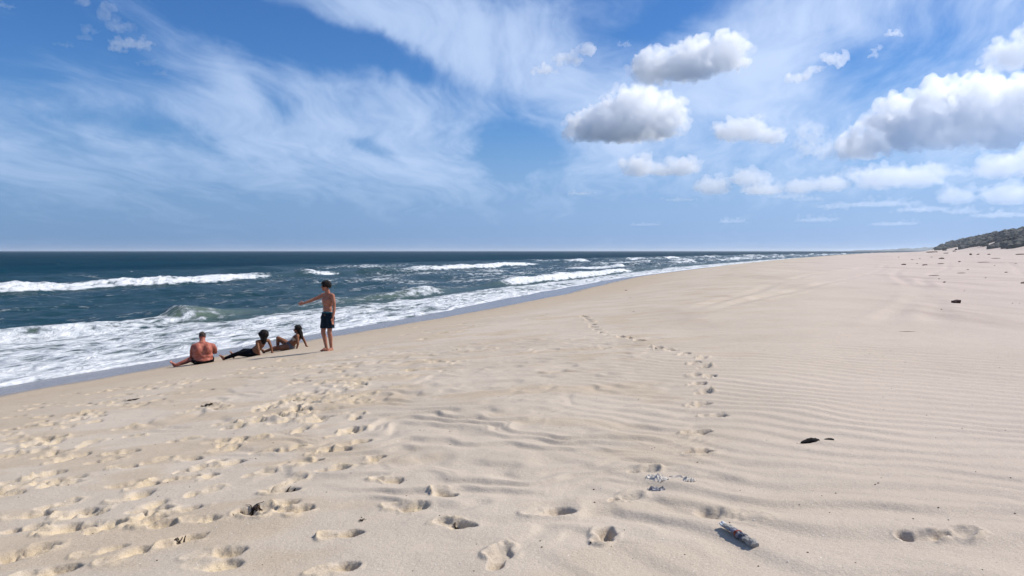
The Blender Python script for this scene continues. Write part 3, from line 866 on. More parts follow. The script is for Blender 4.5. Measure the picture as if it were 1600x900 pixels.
CLOUDS = [
    ([(1075, 112, 60, 30), (1018, 108, 46, 32), (1130, 94, 36, 36), (1080, 92, 44, 26)], 'white heap cloud with two bumps high above the beach, right of centre', 12, 136, 1.25),
    ([(985, 180, 60, 42), (920, 198, 40, 30), (1036, 190, 34, 40), (975, 205, 90, 20), (1002, 162, 34, 24)], 'large domed cumulus cloud with grey base just below the high heap cloud', 11, 226, 1.25),
    ([(1415, 195, 70, 52), (1500, 185, 80, 62), (1340, 215, 50, 34), (1565, 195, 60, 60), (1535, 146, 36, 26), (1400, 168, 40, 26), (1630, 190, 60, 60)], 'largest cumulus bank, stepped upwards to the right edge of the sky', 12, 246, 1.25),
    ([(1575, 88, 50, 34), (1630, 85, 60, 45), (1545, 95, 30, 20)], 'white cloud cut by the upper right edge of the picture', 24, 114, 1.2),
    ([(1140, 206, 36, 22), (1172, 206, 34, 24), (1205, 218, 26, 16)], 'small cumulus with pointed top between the domed cloud and the large bank', 16, 228, 1.2),
    ([(1268, 218, 26, 26), (1278, 240, 34, 14)], 'thin faint cloud tuft touching the left end of the large bank', 40, 256, 1.6),
    ([(998, 262, 28, 18), (1064, 264, 28, 16), (1036, 268, 24, 10)], 'pair of small joined puffs below the domed cloud', 16, 278, 1.2),
    ([(1112, 292, 28, 15), (1168, 280, 32, 15), (1190, 298, 36, 10)], 'low cluster of pale puffs below the pointed cumulus', 24, 306, 1.3),
    ([(1248, 292, 30, 13), (1296, 290, 36, 13)], 'flat pale cloud low under the large bank, left one of two', 26, 304, 1.3),
    ([(1375, 278, 50, 20), (1430, 280, 46, 18)], 'wide pale cloud low under the middle of the large bank', 28, 300, 1.3),
    ([(1555, 262, 46, 20), (1600, 258, 40, 22)], 'pale cloud at the right edge under the large bank', 26, 282, 1.3),
    ([(1490, 305, 30, 16), (1575, 305, 46, 20)], 'hazy low clouds above the dunes', 36, 322, 1.3),
    ([(1370, 320, 60, 11), (1300, 322, 30, 8)], 'faint streaky cloud low over the far beach', 46, 330, 1.5),
    ([(882, 100, 24, 10), (850, 114, 24, 9), (912, 86, 18, 11)], 'thin slanting wisp of cloud left of the high heap cloud', 16, 122, 1.8),
    ([(1240, 122, 26, 8), (1296, 100, 24, 11), (1270, 112, 16, 7)], 'slanting torn cloud right of the high heap cloud', 14, 130, 1.8),
    ([(1386, 60, 18, 8)], 'tiny oval cloud near the top of the sky', 14, 68, 1.6),
    ([(1357, 90, 9, 9), (1366, 80, 7, 5)], 'tiny torn cloud below the oval one', 18, 98, 1.8),
    ([(974, 76, 12, 7)], 'tiny tuft left above the high heap cloud', 24, 82, 1.8),
    ([(905, 303, 22, 5)], 'small flat cloud low over the sea', 24, 308, 1.8),
    ([(1335, 268, 26, 10), (1310, 276, 22, 8)], 'pale shred of cloud directly under the left part of the large bank', 34, 284, 1.6),
    ([(1480, 272, 34, 11), (1450, 262, 22, 9)], 'pale shred of cloud under the right part of the large bank', 36, 282, 1.6),
    ([(1230, 306, 34, 7), (1260, 312, 24, 6)], 'thin flat cloud under the flat pale one, lower left of the bank', 40, 318, 1.6),
    ([(1440, 326, 50, 9), (1500, 332, 34, 8)], 'hazy band of cloud low above the left end of the dunes', 44, 340, 1.6),
    ([(1560, 336, 52, 10)], 'hazy band of cloud low above the right part of the dunes', 44, 346, 1.6),
    ([(1395, 350, 44, 7)], 'lowest faint cloud over the far end of the beach', 50, 357, 1.6),
    ([(1060, 312, 26, 6)], 'thin pale shred below the pair of joined puffs', 40, 318, 1.7),
    ([(1142, 346, 22, 7)], 'small low puff near the horizon over the far beach', 30, 352, 1.6),
    ([(1275, 344, 40, 8)], 'faint long low cloud near the horizon', 50, 352, 1.6),
    ([(1008, 351, 28, 5)], 'faintest flat cloud just above the sea horizon', 50, 356, 1.6),
    ([(208, 76, 34, 10), (190, 84, 20, 6), (232, 68, 18, 7)], 'brightest torn cloudlet in the upper left group', 30, 90, 2.2),
    ([(200, 50, 24, 9), (182, 30, 12, 12)], 'ragged cloudlet leaning left, topmost of the upper left group', 60, 62, 2.4),
    ([(140, 12, 14, 9), (128, 2, 9, 7)], 'slanting cloudlet at the top left edge of the sky', 45, 20, 2.2),
    ([(20, 16, 26, 6)], 'flat cloudlet in the top left corner', 45, 22, 2.0),
    ([(150, 54, 18, 8), (142, 66, 14, 5)], 'faint cloudlet left in the upper left group', 70, 70, 2.4),
    ([(240, 104, 18, 6), (262, 118, 14, 5)], 'faint trailing cloudlet, lowest of the upper left group', 80, 122, 2.4),
    ([(110, 76, 22, 5)], 'faint flat cloudlet beside the upper left group', 80, 82, 2.2),
    # the same broken cumulus goes on outside the picture
    ([(1800, 160, 90, 60), (1900, 190, 80, 40)], 'cumulus cloud beyond the right edge of the picture', 18, 226, 1.0),
    ([(2100, 90, 100, 60), (2230, 120, 80, 40)], 'cumulus cloud far beyond the right edge of the picture', 18, 150, 1.0),
]
for i, (lm, lb, mfp, bs_, rag) in enumerate(CLOUDS):
    cloud('cumulus_cloud', lm, lb, mfp, bs_, rag, puffs=34 if len(lm) > 2 else 22, seed=i + 1)
# ------------------------------------------------------------------ end cumulus

# ------------------------------------------------------------------ dune scrub, headland
def ico_cloud(name, pts, radii, sq, mat, parent=None, seed=1, jit=0.35, sub=1):
    """many small faceted leaf clumps in one mesh"""
    v, f = ICO[sub]
    rs = np.random.RandomState(seed)
    n = len(pts)
    J = 1 + rs.uniform(-jit, jit, size=(n, len(v), 1))
    V = v[None] * J * np.asarray(radii)[:, None, None] * np.array((1, 1, sq)) + np.asarray(pts)[:, None, :]
    F = f[None] + (np.arange(n) * len(v))[:, None, None]
    return mesh_obj(name, V.reshape(-1, 3), F.reshape(-1, 3).tolist(), mat, parent, smooth=False)

MAT['scrub'] = simple_mat('scrub', (0.105, 0.108, 0.098), 0.85, 0.0, 0.15, col2=(0.062, 0.066, 0.064), spec=0.1)  # grey-green scrub, lightened and blued so the colour carries some distance haze
MAT['stem'] = simple_mat('stem', (0.10, 0.075, 0.05), 0.9, 0.3, 8)
rs = np.random.RandomState(5)
N = 60000
rr_ = rs.uniform(260, 1500, N) ; tt_ = R(1) * rs.uniform(24, 41, N)
gx = rr_ * np.sin(tt_); gy = rr_ * np.cos(tt_)
gs, gd, go = to_sd(gx, gy)
gd = gd + 0.085 * np.clip(gs - 420, 0, 900) * sstep(gd, 15, 60)
cover = sstep(gd + fbm(gx / 38, gy / 38, 3, 12) * 16, 98, 110) * (gd < 260)
sandy = sstep(fbm(gx / 30, gy / 30, 3, 14), 0.02, 0.22) * (1 - sstep(gd, 122, 150))
sel = np.where((rs.rand(N) < cover * (1 - sandy) * 0.95))[0][:16000]
gz = base_z(gx[sel], gy[sel])
rad = rs.uniform(1.2, 3.2, len(sel))
scrub = ico_cloud('dune_scrub', np.stack([gx[sel], gy[sel], gz + rad * 0.3], -1), rad, 0.75, MAT['scrub'], seed=3)
tag(scrub, 'dark green coastal scrub covering the dune ridge', None, kind='stuff')

def shrub(px, py, w, label, seed):
    x, y, z = ground_at(px, py)
    dist = math.hypot(x, y)
    W = w / FOC * dist * 0.5
    e = link(bpy.data.objects.new('dune_shrub', None)); e.location = (x, y, z)
    q = np.random.RandomState(seed)
    n = 90
    p = q.normal(size=(n, 3)); p /= np.linalg.norm(p, axis=1)[:, None]
    p *= (q.rand(n, 1) ** 0.4) * np.array((W, W * 0.7, W * 0.5)); p[:, 2] = np.abs(p[:, 2]) + W * 0.12
    ico_cloud('crown', p, q.uniform(0.12, 0.28, n) * W, 0.8, MAT['scrub'], e, seed)
    v, f = _capsule((0, 0, -0.2), W * 0.10, (W * 0.08, 0, W * 0.5), W * 0.05, 7)
    mesh_obj('trunk', v, f.tolist(), MAT['stem'], e)
    tag(e, label, 'shrub', 'shrubs on the dune sand')
for i, a in enumerate([(1592, 377, 22, 'dark shrub on the bright dune sand at the right edge of the picture'), (1577, 380, 20, 'rounded dark shrub just left of the one at the right edge'),
                       (1537, 385, 13, 'small dark shrub alone on the sandy dune foot'), (1549, 377, 11, 'small shrub half way up the sandy dune face'), (1476, 391.5, 6, 'tiny dark shrub left at the start of the dune foot')]):
    shrub(a[0], a[1], a[2], a[3], 40 + i)

def headland():
    m = simple_mat('far_land', (0.13, 0.15, 0.15), 0.95, 0.4, 0.01)
    V = []; F = []
    n = 120; rows = 9
    for j in range(rows):
        t = j / (rows - 1)
        for i in range(n):
            px = 1290 + (1520 - 1290) * i / (n - 1)
            d = pix_dir(px, 392); d = Vector((d.x, d.y, 0)).normalized()
            r = 4200 + 900 * t
            hgt = np.interp(px, [1290, 1330, 1345, 1375, 1400, 1412, 1425, 1450, 1520], [0.5, 4, 9, 10, 15, 20, 18, 24, 30])
            hgt = float(hgt) * math.sin(math.pi * min(1, t * 1.3 + 0.05)) ** 0.8 * (1 + 0.25 * float(noise2(np.array([px / 9.0]), np.array([t * 3.0]), 8)[0]))
            V.append((d.x * r, d.y * r, SEA - 0.3 + hgt * 0.95))
    for j in range(rows - 1):
        for i in range(n - 1):
            F.append((j * n + i, j * n + i + 1, (j + 1) * n + i + 1, (j + 1) * n + i))
    o = mesh_obj('hills', V, F, m)
    tag(o, 'far blue headland where the beach meets the sky', None, kind='structure')
headland()

# ------------------------------------------------------------------ people
def skin_mat(name, a, b):
    return simple_mat(name, a, 0.6, 0.0, 9.0, col2=b, spec=0.18)
MAT['skin_red'] = skin_mat('sunburnt_skin', (0.41, 0.150, 0.105), (0.27, 0.070, 0.048))
MAT['skin_fair'] = skin_mat('tanned_skin', (0.38, 0.175, 0.112), (0.28, 0.11, 0.070))
MAT['skin_tan'] = skin_mat('brown_skin', (0.22, 0.098, 0.052), (0.16, 0.066, 0.036))
MAT['hair'] = simple_mat('dark_hair', (0.014, 0.011, 0.010), 0.55, 0.4, 60, 0.6, 0.06)
MAT['hair_grey'] = simple_mat('short_greying_hair', (0.055, 0.040, 0.034), 0.7, 0.5, 60, 0.5, 0.06)
MAT['trunks'] = simple_mat('navy_cloth', (0.008, 0.017, 0.025), 0.75, 0.3, 14, 0.3, 0.06)
MAT['teal'] = simple_mat('teal_cloth', (0.015, 0.085, 0.105), 0.75, 0.2, 14, 0.3)
MAT['black'] = simple_mat('black_cloth', (0.008, 0.008, 0.010), 0.8, 0.3, 14, 0.2, 0.06)
MAT['pale'] = simple_mat('pale_cloth', (0.42, 0.36, 0.30), 0.8, 0.15, 14, 0.2)
MAT['greycloth'] = simple_mat('grey_cloth', (0.10, 0.10, 0.11), 0.8, 0.2, 14, 0.2)
MAT['eye'] = simple_mat('eye', (0.02, 0.015, 0.012), 0.2, 0.1, 5)

def rotz(a):
    return np.array(((math.cos(a), -math.sin(a), 0), (math.sin(a), math.cos(a), 0), (0, 0, 1)))

def yaw_of(f):
    """rotation with local x = the person's right, local y = facing"""
    f = np.array((f[0], f[1], 0.0)); f /= np.linalg.norm(f)
    r = np.array((f[1], -f[0], 0.0))
    return np.stack([r, f, (0, 0, 1.0)], axis=1)

def head_prims(c, face, pitch=0.0, size=1.0):
    M = yaw_of(face)
    cp, sp_ = math.cos(pitch), math.sin(pitch)
    M = M @ np.array(((1, 0, 0), (0, cp, -sp_), (0, sp_, cp)))
    c = np.array(c)
    w = lambda x, y, z: c + M @ (np.array((x, y, z)) * size)
    e = lambda x, y, z, a, b, d: ('e', w(x, y, z), np.array((a, b, d)) * size, M)
    pr = [e(0, -.012, .03, .074, .092, .088), e(0, .018, -.045, .058, .068, .070), e(0, .055, -.085, .030, .028, .026),
          ('c', w(0, .088, .02), .010 * size, w(0, .108, -.026), .015 * size), e(0, .082, -.058, .024, .014, .008), e(0, .082, -.068, .021, .013, .007),
          e(.03, .076, .036, .022, .012, .008), e(-.03, .076, .036, .022, .012, .008),
          e(.074, -.005, -.01, .010, .020, .030), e(-.074, -.005, -.01, .010, .020, .030), e(.04, .055, -.03, .024, .026, .022), e(-.04, .055, -.03, .024, .026, .022)]
    eyes = [(w(.031, .083, .012), M), (w(-.031, .083, .012), M)]
    return pr, w, M, eyes

def hand_prims(wrist, direc, up, curl=0.4, size=1.0, thumb=1, point=False):
    """palm, four fingers of different length and a thumb off the side of the palm"""
    w = np.array(wrist, float); d = np.array(direc, float); d /= np.linalg.norm(d)
    u = np.array(up, float); u -= d * u.dot(d); u /= np.linalg.norm(u)      # across the palm, towards the thumb side
    n = np.cross(d, u)                                                      # back of the hand
    sz = size
    M = np.stack([d, u, n], axis=1)
    pr = [('e', w + d * .045 * sz, (.052 * sz, .040 * sz, .017 * sz), M), ('c', w - d * .02, .024 * sz, w + d * .03, .024 * sz)]
    for i, (off, ln) in enumerate(((.029, .078), (.010, .088), (-.010, .082), (-.029, .064))):
        a = w + d * .085 * sz + u * off * sz
        cu = 0.05 if (point and i == 0) else (1.5 if point else curl)
        p = a
        for k in range(3):
            ang = cu * (k + 0.6) * 0.62
            dd = d * math.cos(ang) - n * math.sin(ang)
            q = p + dd * ln * sz * (0.42, 0.32, 0.26)[k]
            pr.append(('c', p, (.0105 - .001 * k) * sz, q, (.0095 - .001 * k) * sz))
            p = q
    a = w + d * .025 * sz + u * .034 * sz
    b = a + (d * .6 + u * .65 - n * .2) * .045 * sz
    c = b + (d * .9 + u * .15 - n * .3) * .034 * sz
    pr += [('c', a, .014 * sz, b, .011 * sz), ('c', b, .011 * sz, c, .009 * sz)]
    return pr

def foot_prims(ankle, toe_dir, sole_n=(0, 0, 1), size=1.0):
    a = np.array(ankle, float); d = np.array(toe_dir, float); d /= np.linalg.norm(d); n = np.array(sole_n, float); n -= d * n.dot(d); n /= np.linalg.norm(n)
    sd_ = np.cross(d, n)
    pr = [('c', a - d * .045 * size - n * .035 * size, .032 * size, a + d * .07 * size - n * .03 * size, .036 * size),
          ('c', a + d * .05 * size - n * .012 * size, .036 * size, a + d * .13 * size - n * .045 * size, .026 * size)]
    for i in range(5):
        p = a + d * .12 * size + sd_ * (i - 2) * .017 * size - n * .047 * size
        pr.append(('c', p, .013 * size, p + d * (.055 - .006 * abs(i - 1)) * size, (.013 if i == 0 or i == 4 else .0105) * size))
    return pr

def person(label, loc):
    e = link(bpy.data.objects.new('person', None)); e.location = loc
    tag(e, label, 'person')
    return e

def eyes_for(eyes, parent, size=1.0):
    for (c, M) in eyes:
        v, f = ICO[2]
        mesh_obj('eye', (v * np.array((.013, .008, .007)) * size) @ M.T + c, f.tolist(), MAT['eye'], parent)

def hair_cap(w, M, size, mat, parent, seed, n=150, long=None, vol=0.018, front=0.05, low=-0.02):
    q = random.Random(seed); pr = []
    for i in range(n):
        a = q.uniform(0, 2 * math.pi); zz = q.uniform(-0.35, 1.0); k = math.sqrt(1 - zz * zz)
        x, y, z = .078 * math.cos(a) * k, -.014 + .096 * math.sin(a) * k, .034 + .094 * zz
        if y > front and z < .075: continue
        if z < low and y > -0.02: continue
        r = q.uniform(.75, 1.5) * vol
        pr.append(('e', w(x, y, z), np.array((r, r, r)) * size))
    pr.append(('e', w(0, -.02, .045), np.array((.074, .088, .084)) * size, M))
    for (p0, r0, p1, r1) in (long or []):
        pr.append(('c', p0, r0, p1, r1))
    return blobmesh('hair', pr, 0.008, mat, parent, 1)

def C(a, ra, b, rb): return ('c', a, ra, b, rb)

def standing_man():
    x, y, _ = ground_at(513, 548)
    z = ground_z(x, y)
    e = person('standing bare-chested man in dark swim trunks, pointing out to the sea', (x, y, z - 0.012))
    f = (-.6, -.8); M = yaw_of(f)
    P = lambda r, fw, z_: M @ np.array((r, fw, z_))
    E = lambda r, fw, z_, a, b, c: ('e', P(r, fw, z_), (a, b, c), M)
    pr = [E(0, 0, .95, .160, .112, .13), E(0, .01, 1.08, .136, .098, .14), E(0, .005, 1.26, .170, .114, .17), E(.075, .065, 1.31, .072, .045, .058), E(-.075, .065, 1.31, .072, .045, .058),
          C(P(.14, -.01, 1.42), .062, P(-.14, -.01, 1.42), .062), C(P(0, -.015, 1.41), .075, P(-.0, .01, 1.55), .055), E(0, -.05, 1.34, .13, .06, .12),
          C(P(0, -.02, 1.44), .05, P(.15, -.01, 1.42), .045), C(P(0, -.02, 1.44), .05, P(-.15, -.01, 1.42), .045), E(.07, -.06, .93, .085, .08, .10), E(-.07, -.06, .93, .085, .08, .10)]
    hp, w, HM, eyes = head_prims((-.045, -.01, 1.645), (-1, -.12), 0.03)
    pr += hp + [C((-.01, .0, 1.50), .056, (-.03, 0, 1.60), .052)]
    # right arm, pointing to the left
    pr += [C((-.15, .11, 1.42), .056, (-.25, .10, 1.365), .046), C((-.25, .10, 1.365), .046, (-.385, .07, 1.305), .039), C((-.385, .07, 1.305), .041, (-.47, .05, 1.27), .038), C((-.47, .05, 1.27), .038, (-.60, .02, 1.222), .025)]
    pr += hand_prims((-.605, .02, 1.22), (-1, -.1, -.14), (0, -.25, 1), point=True)
    # left arm hanging
    pr += [C((.15, -.11, 1.415), .057, (.185, -.13, 1.27), .046), C((.185, -.13, 1.27), .046, (.195, -.13, 1.12), .038), C((.195, -.13, 1.12), .041, (.19, -.15, 1.02), .038), C((.19, -.15, 1.02), .037, (.175, -.20, .87), .025)]
    pr += hand_prims((.175, -.205, .86), (-.05, -.16, -1), (-.5, -.85, .1), curl=0.5)
    for (hip, knee, ank, td) in (((-.075, .05, .90), (-.125, -.01, .485), (-.05, .03, .075), (-.75, -.66, 0)), ((.075, -.05, .90), (.055, -.085, .485), (.085, -.03, .075), (-.35, -.93, 0))):
        h = np.array(hip); k = np.array(knee); a = np.array(ank)
        pr += [C(h, .088, h * .5 + k * .5, .074), C(h * .5 + k * .5, .074, k, .056), C(k, .056, k * .72 + a * .28 - M[:, 1] * .012, .056), C(k * .72 + a * .28 - M[:, 1] * .012, .056, a * .75 + k * .25, .041), C(a * .75 + k * .25, .041, a, .036)]
        pr += foot_prims(a, td)
    blobmesh('body', pr, 0.0085, MAT['skin_fair'], e, 3)
    eyes_for(eyes, e)
    hair_cap(w, HM, 1.0, MAT['hair'], e, 5, vol=0.031, front=0.055)
    sp = [E(0, 0, .97, .175, .128, .075), C(P(.07, 0, .93), .112, (-.10, .025, .62), .108), C(P(-.07, 0, .93), .112, (.075, -.065, .62), .108), E(0, -.03, .92, .165, .13, .12), C((-.08, .04, .85), .115, (.075, -.05, .85), .115)]
    tr = blobmesh('swim_trunks', sp, 0.010, MAT['trunks'], e, 2, cut=[((0, 0, .595), (0.05, 0, -1)), ((0, 0, 1.015), (0.10, 0, 1))])
    bd = [E(0, 0, .99, .178, .131, .045)]
    blobmesh('waistband', bd, 0.008, MAT['teal'], tr, 2, cut=[((0, 0, .975), (0.0, 0, -1)), ((0, 0, 1.022), (0.10, 0, 1))])
standing_man()

def seated_man():
    x, y, _ = ground_at(317, 568)
    z = ground_z(x, y)
    e = person('heavy sunburnt man in black swim briefs sitting with his back turned', (x, y, z - 0.03))
    f = (-.40, .92); M = yaw_of(f)
    P = lambda r, fw, z_: M @ np.array((r, fw, z_))
    E = lambda r, fw, z_, a, b, c: ('e', P(r, fw, z_), (a, b, c), M)
    pr = [E(0, .02, .13, .275, .23, .15), E(0, .03, .24, .272, .225, .19), E(0, .05, .36, .262, .215, .20), E(0, .06, .45, .245, .19, .15), E(.115, -.01, .40, .135, .185, .19), E(-.115, -.01, .40, .135, .185, .19),
          C(P(.175, .05, .475), .100, P(.03, .06, .545), .085), C(P(-.175, .05, .475), .100, P(-.03, .06, .545), .085), E(0, .07, .565, .11, .10, .085), C(P(0, .08, .56), .088, P(0, .13, .69), .068)]
    hp, w, HM, eyes = head_prims((-.065, .15, .735), (-.55, .83), -0.18, 1.03)
    pr += hp
    L = [C((-.215, -.02, .475), .092, (-.285, .03, .34), .072), C((-.285, .03, .34), .070, (-.335, .09, .20), .054), C((-.335, .09, .20), .055, (-.29, .24, .17), .040), C((-.29, .24, .17), .040, (-.24, .33, .18), .032)]
    pr += L + hand_prims((-.235, .34, .185), (.5, .85, -.05), (.8, -.5, .3), curl=.6)
    pr += [C((.205, .13, .475), .092, (.215, .28, .38), .068), C((.215, .28, .38), .066, (.18, .40, .28), .05), C((.18, .40, .28), .05, (.02, .50, .26), .034)]
    pr += hand_prims((.01, .505, .26), (-.9, .4, -.1), (.2, .5, .8), curl=.6)
    for (hip, kn, an, td) in (((-.13, .06, .115), (-.45, .26, .105), (-.775, .09, -.035), (-.35, -.3, .75)), ((.10, .16, .12), (-.08, .56, .14), (-.40, .74, -.035), (-.3, .3, .75))):
        h = np.array(hip); k = np.array(kn); a = np.array(an)
        pr += [C(h, .135, h * .5 + k * .5, .105), C(h * .5 + k * .5, .105, k, .074), C(k, .074, k * .7 + a * .3 - np.array((0, 0, .008)), .068), C(k * .7 + a * .3 - np.array((0, 0, .008)), .068, a, .042)]
        pr += foot_prims(a, td, (.8, .0, .35))
    blobmesh('body', pr, 0.010, MAT['skin_red'], e, 6)
    eyes_for(eyes, e)
    hair_cap(w, HM, 1.03, MAT['hair_grey'], e, 9, vol=0.010, front=0.045, low=-.03)
    bp = [E(0, .02, .125, .280, .230, .145), C((-.12, .06, .12), .145, (-.22, .12, .115), .135), C((.10, .14, .12), .145, (.05, .26, .125), .13), E(.20, .0, .14, .09, .14, .10), E(-.20, .0, .14, .09, .14, .10)]
    blobmesh('swim_briefs', bp, 0.010, MAT['black'], e, 2, cut=[((0, -.2, .125), (.20, -.40, 1.0)), ((-.27, .1, .1), (-.9, .5, .12)), ((.0, .32, .1), (-.35, .9, .0))])
seated_man()

def woman_right():
    x, y, _ = ground_at(453.5, 546)
    z = ground_z(x, y)
    e = person('woman in a light bikini leaning back on her hands, knee raised', (x, y, z - 0.02))
    f = (-.97, -.22); M = yaw_of(f)
    A = lambda c, r: ('e', c, r, M)
    pr = [A((.0, 0, .115), (.160, .125, .115)), C((-.01, 0, .14), .120, (.10, .0, .24), .098), C((.10, 0, .24), .098, (.20, .0, .35), .112), C((.245, -.12, .425), .048, (.265, .13, .425), .048), C((.21, 0, .38), .098, (.25, 0, .42), .075), C((.25, 0, .44), .046, (.235, 0, .52), .044),
          A((.13, -.075, .36), (.055, .05, .055)), A((.135, .065, .36), (.055, .05, .055)), A((.03, -.06, .10), (.10, .10, .10)), A((.03, .06, .10), (.10, .10, .10))]
    hp, w, HM, eyes = head_prims((.215, -.01, .585), (-1, -.15), 0.05, .95)
    pr += hp
    pr += [C((.245, -.15, .42), .046, (.285, -.21, .22), .036), C((.285, -.21, .22), .036, (.245, -.22, .055), .025)] + hand_prims((.245, -.22, .055), (.35, -.3, -.42), (.5, .8, 0), .3, .9)
    pr += [C((.27, .15, .42), .046, (.35, .20, .24), .036), C((.35, .20, .24), .036, (.40, .22, .095), .025)] + hand_prims((.40, .22, .095), (.6, .2, -.42), (.3, -.8, 0), .3, .9)
    # far leg raised
    pr += [C((-.05, .08, .12), .098, (-.21, .09, .235), .082), C((-.21, .09, .235), .082, (-.365, .08, .335), .058), C((-.365, .08, .335), .056, (-.375, .09, .22), .052), C((-.375, .09, .22), .052, (-.395, .11, .035), .034)] + foot_prims((-.395, .11, .025), (-.9, -.1, -.12), size=.9)
    # near leg along the sand
    pr += [C((-.04, -.08, .10), .100, (-.22, -.12, .085), .086), C((-.22, -.12, .085), .086, (-.42, -.13, .075), .056), C((-.42, -.13, .075), .054, (-.52, -.08, .035), .050), C((-.52, -.08, .035), .050, (-.74, .02, -.045), .033)] + foot_prims((-.75, .02, -.04), (-.5, -.05, .8), (.8, 0, .4), .9)
    blobmesh('body', pr, 0.009, MAT['skin_tan'], e, 3)
    eyes_for(eyes, e, .95)
    hair_cap(w, HM, .95, MAT['hair'], e, 12, vol=.024, front=.05, long=[((.25, -.02, .60), .075, (.31, -.01, .48), .062), ((.31, -.01, .48), .062, (.345, -.02, .35), .035), ((.27, -.05, .55), .045, (.33, -.06, .40), .03)])
    t = [C((.10, 0, .27), .102, (.20, .0, .36), .116), A((.13, -.075, .36), (.061, .056, .060)), A((.135, .065, .36), (.061, .056, .060))]
    n = np.array((.7, 0, .72))
    blobmesh('bikini_top', t, 0.009, MAT['pale'], e, 2, cut=[((.165, 0, .345), tuple(n)), ((.105, 0, .285), tuple(-n))])
    b = [A((.0, 0, .118), (.168, .133, .118)), C((-.01, 0, .14), .126, (.05, .0, .19), .118), A((.03, -.06, .10), (.106, .107, .104)), A((.03, .06, .10), (.106, .107, .104))]
    blobmesh('bikini_bottom', b, 0.009, MAT['greycloth'], e, 2, cut=[((.045, 0, .185), tuple(n)), ((-.07, 0, .1), (-1, 0, -.35))])
woman_right()

def woman_left():
    x, y, _ = ground_at(398, 556)
    z = ground_z(x, y)
    e = person('woman in black leggings reclining on straight arms, big dark hair', (x, y, z - 0.02))
    f = (-.85, .52); M = yaw_of(f)
    A = lambda c, r: ('e', c, r, M)
    pr = [A((.0, 0, .115), (.160, .125, .115)), C((.0, 0, .14), .118, (.11, -.05, .25), .096), C((.11, -.05, .25), .096, (.20, -.08, .35), .108), C((.165, -.20, .435), .047, (.335, .06, .435), .047), C((.21, -.08, .38), .09, (.255, -.08, .42), .072), C((.255, -.08, .44), .046, (.265, -.08, .52), .044)]
    hp, w, HM, eyes = head_prims((.275, -.08, .585), (-.75, .62), 0.25, .95)
    pr += hp
    pr += [C((.150, -.225, .43), .046, (.20, -.29, .25), .036), C((.20, -.29, .25), .036, (.245, -.31, .075), .025)] + hand_prims((.245, -.31, .07), (.4, -.35, -.35), (.5, .8, 0), .3, .9)
    pr += [C((.355, .08, .43), .046, (.42, .08, .26), .036), C((.42, .08, .26), .036, (.455, .06, .105), .025)] + hand_prims((.455, .06, .10), (.6, -.1, -.35), (.3, -.8, 0), .3, .9)
    legs = (((-.05, -.075, .10), (-.44, -.02, .085), (-.83, .02, -.055), (-.5, -.15, .8)), ((-.0, .085, .10), (-.36, .20, .135), (-.66, .26, -.01), (-.4, .1, .8)))
    for (hip, kn, an, td) in legs:
        h = np.array(hip); k = np.array(kn); a = np.array(an)
        pr += [C(h, .098, h * .5 + k * .5, .082), C(h * .5 + k * .5, .082, k, .056), C(k, .055, k * .7 + a * .3, .050), C(k * .7 + a * .3, .050, a, .033)] + foot_prims(a, td, (.8, 0, .45), .92)
    blobmesh('body', pr, 0.009, MAT['skin_tan'], e, 3)
    eyes_for(eyes, e, .95)
    hair_cap(w, HM, .95, MAT['hair'], e, 14, n=260, vol=.040, front=.05, low=-.06, long=[((.28, -.12, .60), .10, (.30, -.13, .50), .085), ((.30, -.13, .50), .085, (.30, -.13, .40), .055), ((.20, -.14, .64), .05, (.22, -.15, .60), .05), ((.37, -.08, .65), .05, (.36, -.1, .6), .05)])
    lg = [A((.0, 0, .115), (.168, .132, .120)), C((.0, 0, .13), .126, (.05, -.02, .18), .115)]
    for (hip, kn, an, td) in legs:
        h = np.array(hip); k = np.array(kn); a = np.array(an)
        lg += [C(h, .105, h * .5 + k * .5, .089), C(h * .5 + k * .5, .089, k, .063), C(k, .062, k * .7 + a * .3, .057), C(k * .7 + a * .3, .057, k * .1 + a * .9, .042)]
    lgo = blobmesh('leggings', lg, 0.009, MAT['black'], e, 2, cut=[((.03, 0, .17), (.72, -.2, .66))])
    tp = [C((.11, -.05, .27), .102, (.20, -.08, .36), .113)]
    n = np.array((.68, -.2, .70))
    blobmesh('bikini_top', tp, 0.009, MAT['black'], e, 2, cut=[((.17, -.07, .345), tuple(n)), ((.13, -.06, .305), tuple(-n))])
woman_left()

# ------------------------------------------------------------------ flotsam and litter
MAT['char'] = simple_mat('charred_wood', (0.010, 0.009, 0.010), 0.85, 0.5, 35, 0.8, 0.12)
MAT['drift'] = simple_mat('driftwood', (0.17, 0.125, 0.095), 0.9, 0.4, 12, 0.6, 0.2)
MAT['drift_pale'] = simple_mat('bleached_stick', (0.22, 0.17, 0.12), 0.9, 0.3, 12, 0.5, 0.2)
MAT['brown'] = simple_mat('brown_block', (0.045, 0.025, 0.022), 0.85, 0.4, 20, 0.5, 0.2)
MAT['weed'] = simple_mat('dry_seaweed', (0.05, 0.024, 0.010), 0.7, 0.4, 60, 0.4, 0.3, col2=(0.014, 0.008, 0.005))

